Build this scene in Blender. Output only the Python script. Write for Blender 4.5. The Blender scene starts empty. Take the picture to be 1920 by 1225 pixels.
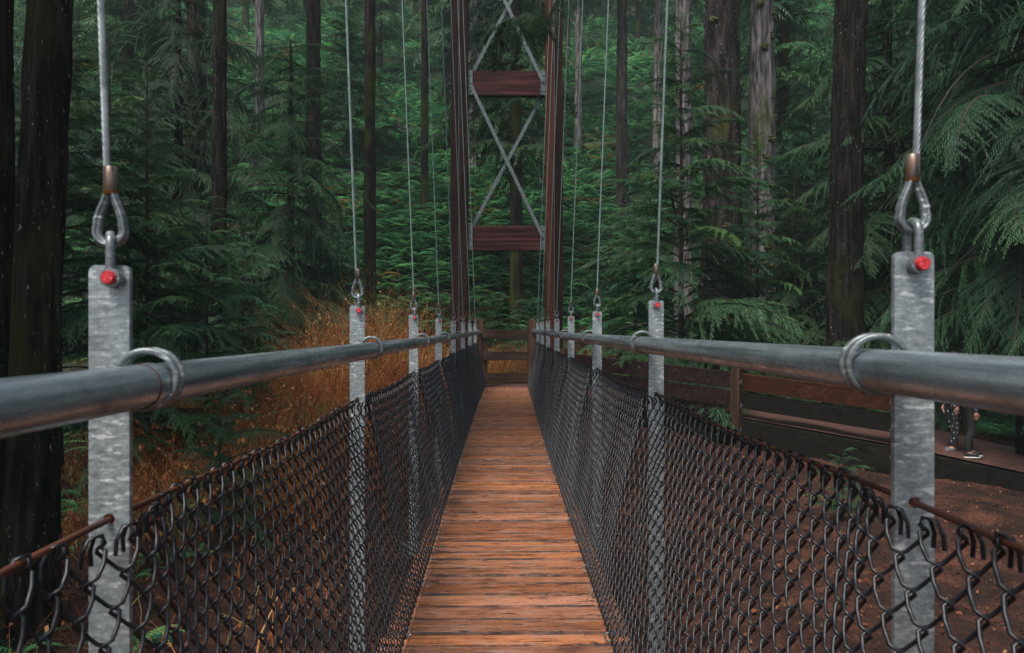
import bpy, math, random
import numpy as np
from mathutils import Vector, Matrix
R = math.radians
random.seed(7)
RNG = np.random.default_rng(7)
SC = bpy.context.scene
COL = SC.collection

# ------------------------------------------------------------------ camera
EYE = Vector((-0.021, 0.0, 1.5))
F_PX = 1427.0                                   # focal length in pixels of the 1920 px frame
YAW = math.atan(17 / F_PX)
cam = bpy.data.cameras.new('camera')
cam.sensor_width = 36
cam.lens = F_PX / 1920 * 36
cam.clip_start = 0.05
cam.clip_end = 500
cam.dof.use_dof = True
cam.dof.focus_distance = 10
cam.dof.aperture_fstop = 7.0
camo = bpy.data.objects.new('camera', cam)
COL.objects.link(camo)
camo.location = EYE
camo.rotation_euler = (R(90), 0, -YAW)
SC.camera = camo

# ------------------------------------------------------------------ sky, sun, exposure
SUN_EL, SUN_AZ = R(58), R(-150)
w = bpy.data.worlds.new('World'); SC.world = w
w.use_nodes = True
nt = w.node_tree
sky = nt.nodes.new('ShaderNodeTexSky')
sky.sky_type = 'NISHITA'; sky.sun_disc = False
sky.sun_elevation = SUN_EL; sky.sun_rotation = SUN_AZ
sky.air_density = 1.0; sky.dust_density = 3.0; sky.ozone_density = 1.0
bg = nt.nodes['Background']
hs = nt.nodes.new('ShaderNodeHueSaturation'); hs.inputs['Saturation'].default_value = 0.65      # an overcast, greyer sky
nt.links.new(sky.outputs[0], hs.inputs['Color']); nt.links.new(hs.outputs[0], bg.inputs[0])
bg.inputs[1].default_value = 0.105
sl = bpy.data.lights.new('sun', 'SUN')
sl.energy = 2.1; sl.angle = R(16); sl.color = (1.0, 0.95, 0.88)
so = bpy.data.objects.new('sun', sl); COL.objects.link(so)
so.rotation_euler = (R(90) - SUN_EL, 0, math.pi - SUN_AZ)
SC.view_settings.view_transform = 'Standard'
SC.view_settings.look = 'None'
SC.view_settings.exposure = 0.88
SC.view_settings.gamma = 1
SC.cycles.max_bounces = 6
SC.cycles.diffuse_bounces = 3
SC.cycles.glossy_bounces = 2
SC.cycles.transmission_bounces = 3
SC.cycles.volume_bounces = 1
SC.cycles.use_denoising = True
SC.cycles.denoising_input_passes = 'RGB_ALBEDO_NORMAL'
SC.cycles.denoising_prefilter = 'NONE'

# ------------------------------------------------------------------ helpers
def smooth(a, b, x):
    t = np.clip((np.asarray(x, float) - a) / (b - a), 0, 1)
    return t * t * (3 - 2 * t)

def ray(px, py):
    d = Vector(((px - 960) / F_PX, 1.0, (613 - py) / F_PX))
    return Matrix.Rotation(-YAW, 3, 'Z') @ d

def at(px, depth, py=613):
    """the point seen at a pixel of the 1920 px frame, at a distance along the view axis"""
    return EYE + ray(px, py) * depth

class MB:
    """collects shapes into one mesh"""
    def __init__(s):
        s.v = []; s.f = []; s.sm = []; s.mi = []; s.cur = 0
    def add(s, vs, fs, smooth=False):
        o = len(s.v)
        s.v.extend([tuple(p) for p in vs])
        for f in fs:
            s.f.append([i + o for i in f]); s.sm.append(smooth); s.mi.append(s.cur)
    def box(s, c, d, rot=None):
        c = Vector(c); h = Vector(d) / 2
        vs = []
        for x in (-1, 1):
            for y in (-1, 1):
                for z in (-1, 1):
                    p = Vector((x * h.x, y * h.y, z * h.z))
                    if rot is not None: p = rot @ p
                    vs.append(c + p)
        s.add(vs, [(0, 1, 3, 2), (4, 6, 7, 5), (0, 4, 5, 1), (2, 3, 7, 6), (0, 2, 6, 4), (1, 5, 7, 3)])
    def bar(s, a, b, wd, th, up=(0, 0, 1)):
        """a box from a to b: width wd across, th along 'up'"""
        a = Vector(a); b = Vector(b); d = b - a; L = d.length; d.normalize()
        u = Vector(up); sd = d.cross(u).normalized(); u = sd.cross(d).normalized()
        rot = Matrix((d, sd, u)).transposed()
        s.box((a + b) / 2, (L, wd, th), rot)
    def tube(s, pts, r, n=8, closed=False, cap=True, sm=True):
        pts = [Vector(p) for p in pts]; m = len(pts)
        rs = r if hasattr(r, '__len__') else [r] * m
        vs = []; N = None
        for i, p in enumerate(pts):
            if closed: t = pts[(i + 1) % m] - pts[i - 1]
            else: t = pts[min(i + 1, m - 1)] - pts[max(i - 1, 0)]
            t.normalize()
            if N is None:
                N = t.orthogonal().normalized()
            else:
                N = (N - t * N.dot(t))
                N = N.normalized() if N.length > 1e-6 else t.orthogonal().normalized()
            B = t.cross(N)
            for k in range(n):
                a = 2 * math.pi * k / n
                vs.append(p + (N * math.cos(a) + B * math.sin(a)) * rs[i])
        fs = []
        for i in range(m if closed else m - 1):
            j = (i + 1) % m
            for k in range(n):
                l = (k + 1) % n
                fs.append((i * n + k, i * n + l, j * n + l, j * n + k))
        s.add(vs, fs, sm)
        if cap and not closed:
            s.add(vs[:n], [list(range(n))[::-1]]); s.add(vs[-n:], [list(range(n))])
    def torus(s, c, R_, r, nrm=(0, 1, 0), n=32, k=8):
        nrm = Vector(nrm).normalized(); a = nrm.orthogonal().normalized(); b = nrm.cross(a); c = Vector(c)
        s.tube([c + (a * math.cos(t) + b * math.sin(t)) * R_ for t in [2 * math.pi * i / n for i in range(n)]], r, k, closed=True)
    def ball(s, c, r, seg=8, ring=6, sc=(1, 1, 1)):
        c = Vector(c); vs = []; fs = []
        for i in range(ring + 1):
            ph = math.pi * i / ring
            for k in range(seg):
                t = 2 * math.pi * k / seg
                vs.append(c + Vector((math.sin(ph) * math.cos(t) * sc[0], math.sin(ph) * math.sin(t) * sc[1], math.cos(ph) * sc[2])) * r)
        for i in range(ring):
            for k in range(seg):
                l = (k + 1) % seg
                fs.append((i * seg + k, (i + 1) * seg + k, (i + 1) * seg + l, i * seg + l))
        s.add(vs, fs, True)
    def extrude2d(s, pts, faces, y0, y1):
        """flat faces in x-z extruded from y0 to y1, walls only on the open border"""
        n = len(pts)
        vs = [(x, y0, z) for x, z in pts] + [(x, y1, z) for x, z in pts]
        fs = []; ed = {}
        for f in faces:
            fs.append(list(f)); fs.append([i + n for i in f][::-1])
            for a, b in zip(f, list(f[1:]) + [f[0]]):
                ed[(a, b)] = 1
        for (a, b) in ed:
            if (b, a) not in ed: fs.append((b, a, a + n, b + n))
        s.add(vs, fs)
    def build(s, name, mat, parent=None, loc=None, bevel=0):
        me = bpy.data.meshes.new(name)
        me.from_pydata(s.v, [], s.f); me.update()
        me.polygons.foreach_set('use_smooth', s.sm)
        for m in (mat if isinstance(mat, (list, tuple)) else [mat]): me.materials.append(m)
        me.polygons.foreach_set('material_index', s.mi)
        return link(name, me, parent, loc, bevel)

def link(name, me, parent=None, loc=None, bevel=0):
    o = bpy.data.objects.new(name, me); COL.objects.link(o)
    if loc is not None: o.location = loc
    if parent is not None: o.parent = parent
    if bevel:
        b = o.modifiers.new('bevel', 'BEVEL'); b.width = bevel; b.segments = 2
        b.limit_method = 'ANGLE'; b.angle_limit = R(50); b.harden_normals = False
    return o

def np_mesh(name, V, F, mats, tint=None, mi=None, smooth_=False):
    """V (n,3), F (m,k): a mesh straight from arrays"""
    me = bpy.data.meshes.new(name)
    V = np.ascontiguousarray(V, np.float32); F = np.ascontiguousarray(F, np.int32)
    k = F.shape[1]
    me.vertices.add(len(V)); me.vertices.foreach_set('co', V.ravel())
    me.loops.add(F.size); me.loops.foreach_set('vertex_index', F.ravel())
    me.polygons.add(len(F)); me.polygons.foreach_set('loop_start', np.arange(0, F.size, k, dtype=np.int32))
    if mi is not None: me.polygons.foreach_set('material_index', np.ascontiguousarray(mi, np.int32))
    me.polygons.foreach_set('use_smooth', np.full(len(F), smooth_, bool))
    me.update(calc_edges=True)
    if tint is not None:
        a = me.attributes.new('tint', 'FLOAT', 'FACE'); a.data.foreach_set('value', np.ascontiguousarray(tint, np.float32))
    for m in (mats if isinstance(mats, (list, tuple)) else [mats]): me.materials.append(m)
    return me

def tag(o, label=None, cat=None, group=None, kind=None):
    if label: o['label'] = label
    if cat: o['category'] = cat
    if group: o['group'] = group
    if kind: o['kind'] = kind
    return o

def empty(name, loc=(0, 0, 0), rz=0):
    o = bpy.data.objects.new(name, None); COL.objects.link(o)
    o.location = loc; o.rotation_euler = (0, 0, rz); o.empty_display_size = 0.1
    return o

def copy_tree(o, parent=None):
    c = o.copy(); COL.objects.link(c); c.parent = parent
    for ch in o.children: copy_tree(ch, c)
    return c

# ------------------------------------------------------------------ materials
class NT:
    def __init__(s, name, rough=0.6, metal=0.0, spec=0.5):
        s.m = bpy.data.materials.new(name); s.m.use_nodes = True
        s.t = s.m.node_tree; s.b = s.t.nodes['Principled BSDF']; s.out = s.t.nodes['Material Output']
        s.set('Roughness', rough); s.set('Metallic', metal); s.set('Specular IOR Level', spec)
        s.co = s.t.nodes.new('ShaderNodeTexCoord')
    def set(s, k, v):
        if hasattr(v, 'is_output'): s.t.links.new(v, s.b.inputs[k])
        else: s.b.inputs[k].default_value = v
    def n(s, ty, ins=None, **kw):
        x = s.t.nodes.new(ty)
        for k, v in kw.items(): setattr(x, k, v)
        for k, v in (ins or {}).items():
            if hasattr(v, 'is_output'): s.t.links.new(v, x.inputs[k])
            else: x.inputs[k].default_value = v
        return x
    def coord(s, scale=(1, 1, 1), offset=True, src='Object'):
        v = s.co.outputs[src]
        if offset:
            oi = s.n('ShaderNodeObjectInfo')
            mul = s.n('ShaderNodeMath', {0: oi.outputs['Random'], 1: 37.0}, operation='MULTIPLY')
            v = s.n('ShaderNodeVectorMath', {0: v, 1: mul.outputs[0]}, operation='ADD').outputs[0]
        return s.n('ShaderNodeVectorMath', {0: v, 1: scale}, operation='MULTIPLY').outputs[0]
    def noise(s, vec, scale=5, detail=4, rough=0.55):
        return s.n('ShaderNodeTexNoise', {'Vector': vec, 'Scale': scale, 'Detail': detail, 'Roughness': rough}).outputs[0]
    def ramp(s, fac, stops, interp='LINEAR'):
        r = s.n('ShaderNodeValToRGB', {0: fac}); e = r.color_ramp; e.interpolation = interp
        while len(e.elements) < len(stops): e.elements.new(0.5)
        for el, (p, c) in zip(e.elements, stops):
            el.position = p
            el.color = (c, c, c, 1) if not hasattr(c, '__len__') else (*c, 1)
        return r.outputs[0]
    def mix(s, f, a, b, mode='MIX'):
        x = s.n('ShaderNodeMix', data_type='RGBA', blend_type=mode)
        for i, v in ((0, f), (6, a), (7, b)):
            if hasattr(v, 'is_output'): s.t.links.new(v, x.inputs[i])
            else: x.inputs[i].default_value = (*v, 1) if hasattr(v, '__len__') else v
        return x.outputs[2]
    def bump(s, h, strength=0.3, dist=0.01):
        s.set('Normal', s.n('ShaderNodeBump', {'Height': h, 'Strength': strength, 'Distance': dist}).outputs[0])
    def attr(s, name):
        return s.n('ShaderNodeAttribute', attribute_name=name).outputs['Fac']

def m_galv(name, spangle=1.0, dark=1.0, stretch=(40, 40, 95), mottle=0.0):
    t = NT(name, metal=0.55)
    v = t.coord((1, 1, 1))
    a = t.noise(t.coord(stretch), 1.0, 6, 0.72)
    vo = t.n('ShaderNodeTexVoronoi', {'Vector': v, 'Scale': 160.0}).outputs['Color']
    sep = t.n('ShaderNodeSeparateColor', {0: vo}).outputs[0]
    c = t.ramp(a, [(0.32, (0.17 * dark, 0.20 * dark, 0.215 * dark)), (0.5, (0.27 * dark, 0.31 * dark, 0.325 * dark)), (0.60, (0.40 * dark, 0.445 * dark, 0.455 * dark)), (0.64, (0.78, 0.80, 0.81))])
    c2 = t.mix(0.35 * spangle, c, t.ramp(sep, [(0, (0.15, 0.17, 0.18)), (1, (0.62, 0.66, 0.68))]), 'MIX')
    big = t.noise(t.coord((6, 6, 3)), 1.0, 4)
    c3 = t.mix(t.ramp(big, [(0.45, 0.0), (0.75, 0.45)]), c2, (0.12, 0.14, 0.14))
    fl = t.noise(t.coord(tuple(k * .5 for k in stretch)), 1.0, 4, 0.6)
    c3 = t.mix(t.ramp(fl, [(0.60, 0.0), (0.635, 0.8 * spangle)]), c3, (0.80, 0.82, 0.83))
    c3 = t.mix(t.ramp(fl, [(0.33, 0.6 * spangle), (0.37, 0.0)]), c3, (0.13, 0.15, 0.16))
    t.set('Base Color', c3)
    t.set('Roughness', t.ramp(a, [(0.3, 0.30), (0.7, 0.58)]))
    t.bump(t.noise(v, 120, 3), 0.25, 0.002)
    return t.m

M_GALV = m_galv('galvanized_plate', 0.6, 1.0, (34, 34, 110))
def m_rail():
    t = NT('galvanized_pipe', metal=0.7)
    a = t.noise(t.coord((60, 1.1, 60)), 1.0, 4, 0.6); b = t.noise(t.coord((9, 5, 9)), 1.0, 6, 0.7); d = t.noise(t.coord((1, 1, 1)), 140, 3)
    c = t.ramp(a, [(0.32, (0.14, 0.175, 0.205)), (0.5, (0.32, 0.385, 0.43)), (0.68, (0.58, 0.65, 0.70))])
    c = t.mix(t.ramp(b, [(0.48, 0.0), (0.66, 0.65)]), c, (0.105, 0.13, 0.15))
    c = t.mix(t.ramp(d, [(0.62, 0.0), (0.72, 0.4)]), c, (0.70, 0.73, 0.74))
    t.set('Base Color', c); t.set('Roughness', t.ramp(b, [(0.35, 0.20), (0.7, 0.46)])); t.bump(d, 0.04, 0.001)
    return t.m
M_RAIL = m_rail()
M_HARD = m_galv('galvanized_hardware', 0.15, 0.6)
def m_simple(name, c0, c1, scale=8, rough=0.6, metal=0.0, bump=0.2, stretch=(1, 1, 1), bd=0.01, spec=0.5):
    t = NT(name, rough, metal, spec)
    n = t.noise(t.coord(stretch), scale, 5, 0.6)
    t.set('Base Color', t.ramp(n, [(0.32, c0), (0.68, c1)]))
    if bump: t.bump(n, bump, bd)
    return t.m
M_ROPE = m_simple('wire_rope', (0.17, 0.20, 0.21), (0.40, 0.44, 0.45), 30, 0.42, 0.5, 0.1)
M_ROPE_FAR = m_simple('wire_rope_weathered', (0.11, 0.17, 0.165), (0.22, 0.30, 0.29), 20, 0.5, 0.3, 0.0)
M_ROPE_DARK = m_simple('dark_wire', (0.02, 0.03, 0.03), (0.05, 0.06, 0.06), 20, 0.5, 0.3, 0.0)
M_RUST = m_simple('rusty_steel', (0.030, 0.011, 0.008), (0.125, 0.038, 0.018), 40, 0.7, 0.15, 0.3, (1, .15, 1), 0.002)
M_VINYL = m_simple('black_vinyl_wire', (0.003, 0.0045, 0.008), (0.008, 0.0105, 0.017), 30, 0.36, 0.0, 0.0)
M_STRAP = m_simple('grey_steel_strap', (0.055, 0.07, 0.075), (0.15, 0.18, 0.185), 20, 0.5, 0.4, 0.1)

def m_ferrule():
    t = NT('rust_stained_sleeve', 0.42, 0.55)
    g = t.n('ShaderNodeSeparateXYZ', {0: t.co.outputs['Generated']}).outputs
    n = t.noise(t.coord((90, 90, 14)), 1.0, 3)
    c = t.ramp(n, [(0.36, (0.06, 0.055, 0.05)), (0.52, (0.19, 0.165, 0.145)), (0.62, (0.20, 0.085, 0.04)), (0.70, (0.50, 0.34, 0.18))])
    c = t.mix(t.ramp(g[2], [(0.0, 1.0), (0.10, 0.9), (0.18, 0.0)]), c, (0.27, 0.11, 0.022))
    t.set('Base Color', c); return t.m
M_FERR = m_ferrule()

def m_red():
    t = NT('red_paint', 0.55)
    n = t.noise(t.coord((1, 1, 1)), 160, 4)
    t.set('Base Color', t.ramp(n, [(0.35, (0.30, 0.010, 0.016)), (0.55, (0.60, 0.022, 0.035)), (0.74, (0.68, 0.16, 0.17))]))
    t.bump(n, 0.3, 0.002); return t.m
M_RED = m_red()

def m_deck():
    t = NT('wet_walkway_boards', 0.5)
    tint2 = t.attr('tint')
    joint = t.n('ShaderNodeMath', {0: tint2, 1: 1.5}, operation='GREATER_THAN').outputs[0]
    tint = t.n('ShaderNodeMath', {0: tint2, 1: t.n('ShaderNodeMath', {0: joint, 1: 2.0}, operation='MULTIPLY').outputs[0]}, operation='SUBTRACT').outputs[0]
    off = t.n('ShaderNodeCombineXYZ', {0: t.n('ShaderNodeMath', {0: tint, 1: 91.0}, operation='MULTIPLY').outputs[0]}).outputs[0]
    O = t.co.outputs['Object']
    v0 = t.n('ShaderNodeVectorMath', {0: O, 1: off}, operation='ADD').outputs[0]
    def st(s, v=v0): return t.n('ShaderNodeVectorMath', {0: v, 1: s}, operation='MULTIPLY').outputs[0]
    grain = t.noise(st((2.6, 46, 10)), 1.0, 7, 0.70)
    fine = t.noise(st((6, 120, 10)), 1.0, 5, 0.7)
    split = t.noise(st((2.2, 75, 10)), 1.0, 3, 0.6)
    blot = t.noise(st((1.7, 3.4, 2), O), 1.0, 6, 0.62)
    wear = t.noise(st((3.2, 15, 2)), 1.0, 5, 0.65)
    base = t.ramp(tint, [(0.0, (0.35, 0.118, 0.054)), (0.25, (0.52, 0.172, 0.064)), (0.5, (0.44, 0.178, 0.096)), (0.75, (0.60, 0.205, 0.066)), (1.0, (0.50, 0.225, 0.138))])
    c = t.mix(t.ramp(blot, [(0.47, 0.0), (0.68, 0.85)]), base, (0.42, 0.135, 0.030))
    val = t.n('ShaderNodeMapRange', {0: t.n('ShaderNodeMath', {0: t.n('ShaderNodeMath', {0: tint, 1: 7.31}, operation='MULTIPLY').outputs[0]}, operation='FRACT').outputs[0], 3: 0.62, 4: 1.22}).outputs[0]
    c = t.n('ShaderNodeHueSaturation', {'Color': c, 'Value': val}).outputs[0]                  # boards of different age
    c = t.mix(t.ramp(wear, [(0.51, 0.0), (0.66, 0.8)]), c, (0.46, 0.28, 0.215))
    c = t.mix(t.ramp(wear, [(0.34, 0.85), (0.47, 0.0)]), c, (0.105, 0.045, 0.030))
    c = t.mix(t.ramp(grain, [(0.35, 0.95), (0.43, 0.0)]), c, (0.045, 0.019, 0.013))
    c = t.mix(t.ramp(grain, [(0.58, 0.0), (0.72, 0.6)]), c, (0.42, 0.235, 0.165))
    c = t.mix(t.ramp(fine, [(0.36, 0.7), (0.46, 0.0)]), c, (0.075, 0.030, 0.018))
    c = t.mix(t.ramp(split, [(0.70, 0.0), (0.74, 0.85)]), c, (0.040, 0.017, 0.012))
    gouge = t.noise(st((5.5, 26, 4), O), 1.0, 3, 0.55)
    c = t.mix(t.ramp(gouge, [(0.625, 0.0), (0.67, 0.95)]), c, (0.020, 0.011, 0.010))
    c = t.mix(t.n('ShaderNodeMath', {0: joint, 1: t.ramp(t.noise(st((7, 20, 7), O), 1.0, 4), [(0.34, 0.5), (0.56, 0.95)])}, operation='MULTIPLY').outputs[0], c, (0.032, 0.015, 0.011))      # dirt and gap shade put into the colour along the joints
    speck = t.noise(O, 80, 2, 0.5)
    c = t.mix(t.ramp(speck, [(0.66, 0.0), (0.71, 0.9)]), c, (0.040, 0.016, 0.011))
    c = t.mix(t.ramp(t.noise(O, 64, 2, .5), [(0.25, 0.85), (0.285, 0.0)]), c, (0.55, 0.33, 0.20))
    t.set('Base Color', c)
    t.set('Roughness', t.ramp(blot, [(0.40, 0.19), (0.62, 0.52)]))
    h = t.n('ShaderNodeMath', {0: grain, 1: fine}, operation='ADD').outputs[0]
    t.bump(h, 0.9, 0.010)
    return t.m
M_DECK = m_deck()

def m_timber(name, c0, c1, c2, axis='z', rough=0.7):
    t = NT(name, rough, 0, 0.06)
    s = {'z': (16, 16, 0.6), 'x': (0.6, 16, 16), 'y': (16, 0.6, 16)}[axis]
    g = t.noise(t.coord(s), 1.0, 6, 0.6)
    big = t.noise(t.coord(tuple(k * 0.25 for k in s)), 1.0, 3)
    c = t.ramp(g, [(0.30, c0), (0.5, c1), (0.7, c2)])
    c = t.mix(t.ramp(big, [(0.4, 0.0), (0.7, 0.6)]), c, c0)
    t.set('Base Color', c); t.bump(g, 0.35, 0.006)
    return t.m
M_LEG = m_timber('dark_stained_timber', (0.006, 0.003, 0.003), (0.018, 0.0075, 0.007), (0.036, 0.015, 0.013))
M_LEG_RED = m_timber('red_brown_timber', (0.022, 0.008, 0.006), (0.066, 0.021, 0.015), (0.115, 0.042, 0.028))
M_BEAM = m_timber('weathered_beam', (0.010, 0.0055, 0.006), (0.046, 0.016, 0.017), (0.155, 0.054, 0.054), 'x')
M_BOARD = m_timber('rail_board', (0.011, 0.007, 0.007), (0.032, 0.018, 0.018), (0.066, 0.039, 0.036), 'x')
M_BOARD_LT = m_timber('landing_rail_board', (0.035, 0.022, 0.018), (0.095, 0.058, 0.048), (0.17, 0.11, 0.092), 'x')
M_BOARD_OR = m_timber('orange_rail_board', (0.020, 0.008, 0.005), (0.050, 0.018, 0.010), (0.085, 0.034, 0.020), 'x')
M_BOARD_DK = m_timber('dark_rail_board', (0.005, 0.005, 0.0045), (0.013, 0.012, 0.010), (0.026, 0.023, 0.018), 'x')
M_POST = m_timber('brown_post', (0.030, 0.018, 0.014), (0.08, 0.045, 0.034), (0.20, 0.12, 0.08))

def m_bark(name, c0, c1, furrow=1.0, lichen=0.68, lich=(0.5, 0.5, 0.5), moss=0.3, mossc=(0.045, 0.055, 0.010)):
    t = NT(name, 0.9, 0, 0.08)
    f = t.noise(t.coord((9 * furrow, 9 * furrow, 1.4)), 1.0, 6, 0.65)
    c = t.ramp(f, [(0.36, tuple(k * 0.25 for k in c0)), (0.48, c0), (0.66, c1)])
    sp = t.noise(t.coord((44, 44, 13)), 1.0, 4, 0.65)
    c = t.mix(t.ramp(sp, [(lichen, 0.0), (lichen + 0.03, 1.0)]), c, lich)
    mo = t.noise(t.coord((1.6, 1.6, 0.8)), 1.0, 5, 0.6)
    c = t.mix(t.ramp(mo, [(0.62 - moss * 0.4, 0.0), (0.74 - moss * 0.3, 0.85)]), c, mossc)
    t.set('Base Color', c); t.bump(f, 0.9, 0.05)
    return t.m
M_BARK_DK = m_bark('dark_bark', (0.009, 0.008, 0.007), (0.034, 0.028, 0.025), 1.5, 0.655, (0.30, 0.30, 0.29), 0.24, (0.026, 0.028, 0.008))
M_BARK_BR = m_bark('brown_bark', (0.018, 0.014, 0.013), (0.048, 0.036, 0.032), 1.2, 0.69, (0.38, 0.38, 0.37), 0.3)
M_BARK_GR = m_bark('grey_bark', (0.10, 0.090, 0.090), (0.27, 0.25, 0.25), 1.2, 0.68, (0.55, 0.55, 0.55), 0.12)
M_BARK_FIR = m_bark('furrowed_fir_bark', (0.016, 0.013, 0.013), (0.058, 0.048, 0.048), 0.9, 0.655, (0.5, 0.5, 0.5), 0.08)
M_TWIG = m_simple('twig_bark', (0.012, 0.009, 0.007), (0.035, 0.026, 0.020), 20, 0.8, 0, 0)
M_MOSS = m_simple('moss', (0.018, 0.022, 0.004), (0.075, 0.085, 0.015), 40, 0.9, 0, 0.6)

def m_leaf(name, stops, trans=0.3, rough=0.5, vary=0.42):
    t = NT(name, rough, 0, 0.35)
    f = t.attr('tint')
    oi = t.n('ShaderNodeObjectInfo').outputs['Random']
    c = t.ramp(f, stops)
    hs = t.n('ShaderNodeHueSaturation', {'Color': c, 'Value': t.n('ShaderNodeMapRange', {0: oi, 3: 1 - vary, 4: 1 + vary}).outputs[0],
             'Hue': t.n('ShaderNodeMapRange', {0: oi, 3: 0.475, 4: 0.51}).outputs[0]}).outputs[0]
    t.set('Base Color', hs)
    tr = t.n('ShaderNodeBsdfTranslucent', {'Color': hs})
    mx = t.n('ShaderNodeMixShader', {0: trans, 1: t.b.outputs[0], 2: tr.outputs[0]})
    t.t.links.new(mx.outputs[0], t.out.inputs[0])
    return t.m
M_HEM = m_leaf('hemlock_needles', [(0, (0.017, 0.060, 0.032)), (0.5, (0.036, 0.112, 0.046)), (1, (0.085, 0.190, 0.055))])
M_FERN = m_leaf('fern_fronds', [(0, (0.018, 0.080, 0.038)), (0.40, (0.052, 0.190, 0.076)), (0.86, (0.17, 0.42, 0.145)), (0.94, (0.075, 0.16, 0.05)), (1, (0.20, 0.105, 0.025))], 0.35, 0.4)
M_DRY = m_leaf('dry_brush_stems', [(0, (0.085, 0.030, 0.012)), (0.35, (0.34, 0.115, 0.030)), (0.6, (0.56, 0.235, 0.062)), (0.8, (0.66, 0.42, 0.15)), (0.9, (0.42, 0.40, 0.12)), (1, (0.09, 0.17, 0.04))], 0.25, 0.6, 0.0)
M_LITTER = m_leaf('leaf_litter', [(0, (0.035, 0.013, 0.008)), (0.5, (0.12, 0.042, 0.016)), (0.85, (0.24, 0.10, 0.035)), (1, (0.38, 0.25, 0.10))], 0.1, 0.5, 0.0)

def m_ground():
    t = NT('forest_floor', 0.85, 0, 0.3)
    v = t.co.outputs['Object']
    n1 = t.noise(v, 2.2, 6, 0.65); n2 = t.noise(v, 28, 4, 0.7); n3 = t.noise(v, 0.35, 3)
    c = t.ramp(n1, [(0.34, (0.012, 0.0055, 0.004)), (0.5, (0.050, 0.018, 0.011)), (0.64, (0.135, 0.050, 0.028))])
    c = t.mix(t.ramp(n2, [(0.42, 0.75), (0.52, 0.0)]), c, (0.020, 0.010, 0.008))
    c = t.mix(t.ramp(n2, [(0.60, 0.0), (0.68, 0.7)]), c, (0.16, 0.060, 0.024))
    sx = t.n('ShaderNodeSeparateXYZ', {0: v}).outputs
    far = t.n('ShaderNodeMapRange', {0: sx[1], 1: 20.0, 2: 25.0}).outputs[0]
    gm = t.n('ShaderNodeMath', {0: far, 1: t.ramp(n3, [(0.25, 0.75), (0.5, 1.0)])}, operation='MULTIPLY').outputs[0]
    c = t.mix(gm, c, t.ramp(n1, [(0.3, (0.010, 0.020, 0.010)), (0.7, (0.024, 0.048, 0.020))]))
    t.set('Base Color', c); t.bump(t.n('ShaderNodeMath', {0: n1, 1: n2}, operation='ADD').outputs[0], 0.8, 0.05)
    return t.m
M_GROUND = m_ground()
M_PATH = m_simple('packed_dirt_path', (0.045, 0.018, 0.014), (0.12, 0.050, 0.040), 14, 0.8, 0, 0.5, (1, 1, 1), 0.02)

# ------------------------------------------------------------------ terrain
PATH = [(1.10, 19.6, -.05), (1.35, 16.9, -.05), (1.96, 15.8, -.06), (4.15, 13.4, -.10), (6.1, 11.7, -.34), (7.6, 10.3, -.60), (10.0, 9.0, -.68), (13.5, 8.4, -.72)]
def ground_z(x, y):
    x = np.asarray(x, float); y = np.asarray(y, float)
    z = -0.80 - 0.15 * smooth(-1, -5, x) + 0.55 * smooth(9, 19, y)
    z = z + 0.5 * smooth(-7, -16, x) + 1.2 * smooth(9, 30, x)
    st = 23.0 + 1.2 * np.sin(x * 0.23) - 0.02 * x * x * (np.abs(x) < 12) - 2.9 * (np.abs(x) >= 12)
    up = np.clip(y - st, 0, 63)
    z = z + 0.62 * up * smooth(0, 6, up) + 0.35 * np.sin(x * 0.5 + 1.3) * np.sin(y * 0.42) * smooth(22, 28, y)
    z = z + 0.07 * np.sin(x * 1.9) * np.sin(y * 1.7 + .5) + 0.03 * np.sin(x * 4.7 + y * 3.9)
    # the ground lies under the built-up path
    d = np.full(x.shape, 1e9); pz = np.zeros(x.shape)
    for (a, b) in zip(PATH[:-1], PATH[1:]):
        ab = np.array([b[0] - a[0], b[1] - a[1]]); L2 = ab @ ab
        t = np.clip(((x - a[0]) * ab[0] + (y - a[1]) * ab[1]) / L2, 0, 1)
        q = np.hypot(x - a[0] - t * ab[0] - .7, y - a[1] - t * ab[1] - .8)
        m = q < d; d = np.where(m, q, d); pz = np.where(m, a[2] + t * (b[2] - a[2]), pz)
    k = smooth(2.6, 1.5, d)
    return z * (1 - k) + np.minimum(z, pz - 0.22) * k
def gz(x, y): return float(ground_z(np.array([x]), np.array([y]))[0])

def build_ground():
    xs = np.concatenate([np.linspace(-120, -16, 30), np.linspace(-15, 16, 140), np.linspace(17, 120, 30)])
    ys = np.concatenate([np.linspace(-60, -3, 18), np.linspace(-2, 32, 150), np.linspace(33, 75, 60), np.linspace(78, 160, 14)])
    X, Y = np.meshgrid(xs, ys)
    Z = ground_z(X, Y)
    V = np.stack([X, Y, Z], -1).reshape(-1, 3)
    nx, ny = len(xs), len(ys)
    i, j = np.meshgrid(np.arange(nx - 1), np.arange(ny - 1))
    a = (j * nx + i).ravel()
    F = np.stack([a, a + 1, a + nx + 1, a + nx], -1)
    o = link('ground', np_mesh('ground', V, F, M_GROUND, smooth_=True)); tag(o, kind='structure')
build_ground()

# ------------------------------------------------------------------ the footbridge
HY = [1.423 + 2.4 * i for i in range(8)]                      # hanger stations
DECK_END = 19.35
def camber(y): return -0.004 * max(y, 0) + 0.00008 * max(y, 0) ** 2
def bend(y): return 0.07 * (max(0, y - 8) / 11) ** 1.5
def tilt(s): return 0.0135 * s
def rail_z(y, s): return 1.5 - 0.0895 + camber(y) + tilt(s)
def top_z(y, s): return 1.5 + 0.132 + camber(y) + tilt(s)
def mesh_z(y, s): return 1.5 - 0.338 + camber(y) + tilt(s)
def main_z(y): return 3.9 + (y + 2) ** 2 * 7.9 / 441
def main_x(y): return 0.75 + 0.039 * (main_z(y) - 1.75)

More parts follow.
